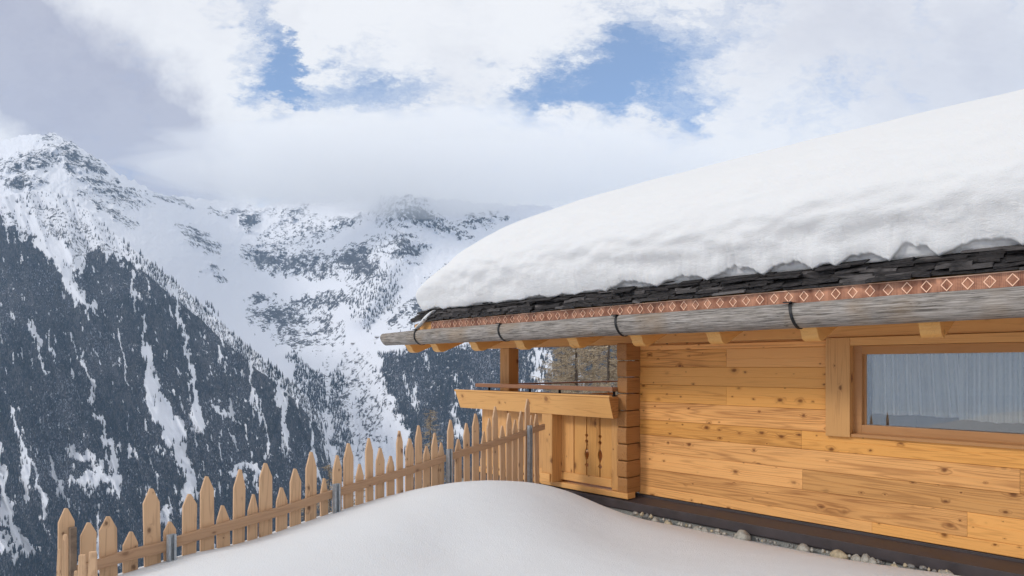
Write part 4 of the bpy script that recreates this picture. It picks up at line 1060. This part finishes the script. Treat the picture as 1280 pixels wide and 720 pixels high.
for a in [(928, 672, 22, 15, S1, 'largest rounded grey stone against the plinth, half sunk in the snow'), (835, 655, 11, 8, S2, 'small ochre stone near the plinth joint below the corner logs'), (819, 651, 10, 8, S1, 'pale grey stone left of the ochre one at the foot of the plinth'),
          (872, 663, 15, 8, S1, 'flat whitish stone just right of the plinth joint'), (881, 664, 9, 8, S1, 'small round white stone touching the flat whitish one'), (898, 666, 9, 8, S1, 'white pebble-like stone left of the largest rounded stone'),
          (1004, 686, 16, 10, S1, 'angular pale stone with a dark right side by the metal ledge'), (1049, 695, 20, 12, S2, 'long cream-coloured stone in the middle of the stone row'), (1071, 699, 12, 10, S1, 'first of three grey stones standing close together'),
          (1082, 700, 11, 13, S1, 'tallest of three grey stones standing close together'), (1091, 703, 11, 10, S1, 'last and right-hand one of three grey stones standing close together'), (1118, 709, 9, 7, S2, 'small buff stone in the narrow gap under the ledge'),
          (1140, 713, 9, 8, S1, 'pointed light stone near the lower right end of the row'), (1184, 719, 18, 10, S1, 'broad white stone at the bottom right end of the row')]:
    stone('stone', *a)
SPOT = [(765, 819, 'by the plinth left of the ochre stone'), (819, 860, 'between the ochre stone and the plinth joint'), (860, 916, 'between the plinth joint and the largest rounded stone'), (916, 995, 'just right of the largest rounded stone'), (995, 1040, 'next to the angular pale stone'), (1040, 1100, 'under the cream stone and the three grey ones'), (1100, 1190, 'near the lower right end of the stone row')]
for k in range(70):
    t_ = random.random(); px = 765+t_*420; py = np.interp(px, [765, 800, 860, 940, 1000, 1100, 1200], [635, 643, 656, 673, 684.5, 702, 717])+random.uniform(-1, 1.5)
    mt, cn_ = random.choice([(S1, 'pale'), (S3, 'dark grey'), (S3, 'dark grey'), (S2, 'buff')]); sz_ = random.uniform(3, 7)
    wh = [w_ for a_, b_, w_ in SPOT if a_ <= px <= b_][0]
    stone('stone', px, py, sz_, random.uniform(2.5, 5), mt, ('tiny ' if sz_ < 4.6 else 'small ')+cn_+' rubble stone '+wh, 'rubble stones '+wh, v=random.uniform(.40, .50))

# ------------------------------------------------------------------ bare larches on the slope behind
m, t, b, o = newmat('larch_twigs'); g = t.new('ShaderNodeNewGeometry'); rr = g.outputs['Random Per Island']
t.put(b.inputs['Base Color'], t.mix(rr, rgb(.14, .10, .07), rgb(.55, .45, .31))); b.inputs['Roughness'].default_value = .9
M['twig'] = m
M['bark'] = plain('larch_bark', (.09, .07, .055), .9, 0, 12, .4, .02)
def larch(px, top_py, Y, base_drop, spread, label, grp=None, seed=0, dens=1.0):
    rg = random.Random(seed); tp = at(px, top_py, Y); x, y = tp.x, tp.y
    base = min(float(ground_z(x, y)), tp.z-3); H = tp.z-base
    r = empty('larch', (x, y, base)); tag(r, label, 'larch', grp)
    k = MB(); n_ = 9; sg = 12; vs = []
    for i in range(sg+1):
        t_ = i/sg; rad = max(.012, .17*H/14*(1-t_)**.9); cx_ = .06*math.sin(t_*5+seed); 
        for j in range(n_): a_ = j/n_*2*math.pi; vs.append((cx_+rad*math.cos(a_), rad*math.sin(a_), t_*H-.3*(i == 0)))
    fs = [(i*n_+j, i*n_+(j+1) % n_, (i+1)*n_+(j+1) % n_, (i+1)*n_+j) for i in range(sg) for j in range(n_)]
    k.add(vs, fs); k.build('trunk', M['bark'], r, smooth=True)
    V1, F1 = [], []; 
    def strip(a, b, w0, w1):
        d = (b-a); s = Vector((rg.uniform(-1, 1), rg.uniform(-1, 1), rg.uniform(-1, 1))).cross(d)
        if s.length < 1e-6: return
        s.normalize(); c_ = len(V1); s2 = s.cross(d).normalized()
        V1.extend([tuple(a+s*w0), tuple(a-s*.5*w0+s2*.87*w0), tuple(a-s*.5*w0-s2*.87*w0), tuple(b)]); F1.extend([(c_, c_+1, c_+3), (c_+1, c_+2, c_+3), (c_+2, c_, c_+3)])
    nb_ = int(H*11*dens)
    for i in range(nb_):
        t_ = 1-(i+.5)/nb_; t_ = t_**.85
        if t_ < .12: continue
        z = t_*H; Lb = spread*(1-t_)**.75*rg.uniform(.7, 1.1)+.15; a_ = rg.uniform(0, 6.28); dv = Vector((math.cos(a_), math.sin(a_), -.12))
        o_ = Vector((.06*math.sin(t_*5+seed), 0, z)); prev = o_; ns = 6
        for s_ in range(1, ns+1):
            q = s_/ns; pt = o_+dv*Lb*q+Vector((rg.uniform(-.05, .05), rg.uniform(-.05, .05), -.25*Lb*q*(1-q)*1.2+.10*Lb*q*q))
            strip(prev, pt, .028*(1-q)+.008, 0)
            ntw = max(2, int(Lb*4.2*dens))
            for _ in range(ntw):
                st = prev.lerp(pt, rg.random()); tl = rg.uniform(.18, .55)*(1-.4*q)
                td = Vector((rg.uniform(-1, 1), rg.uniform(-1, 1), rg.uniform(-.9, .25)))+dv*.8; td.normalize(); en = st+td*tl; strip(st, en, .010, 0)
                for _2 in range(2):
                    s3 = st.lerp(en, rg.uniform(.3, .9)); strip(s3, s3+Vector((rg.uniform(-1, 1), rg.uniform(-1, 1), rg.uniform(-1, .3)))*tl*.35, .009, 0)
            prev = pt
    mesh_np('crown', np.array(V1), np.array(F1), M['twig'], smooth=False, parent=r)
larch(722, 330, 24, 0, 3.3, 'tall bare larch whose trunk shows in the middle of the balcony opening', seed=1, dens=1.25)
larch(762, 345, 21, 0, 3.0, 'tall bare larch close to the corner logs in the balcony opening', seed=2, dens=1.25)
larch(700, 425, 33, 0, 3.0, 'tawny bare larch standing lower at the left of the balcony opening', seed=3, dens=1.2)
larch(742, 340, 31, 0, 3.8, 'bare larch farther down, between the two near trunks in the balcony opening', seed=12, dens=1.3)
larch(708, 372, 40, 0, 4.0, 'distant bare larch behind the left edge of the balcony larches', seed=13, dens=1.2)
larch(782, 360, 26, 0, 3.6, 'bare larch half hidden behind the corner logs', seed=14, dens=1.3)
larch(537, 512, 34, 0, 2.6, 'bare brown larch tip rising between the pickets below the gutter end', seed=4)
larch(412, 580, 30, 0, 2.4, 'bare brown larch top showing through the pickets by the second steel post', seed=5)
larch(452, 592, 32, 0, 2.2, 'low bare larch top half hidden behind the middle pickets', seed=6)
larch(380, 622, 26, 0, 2.0, 'lowest bare larch top glimpsed through the pickets left of the second steel post', seed=8)
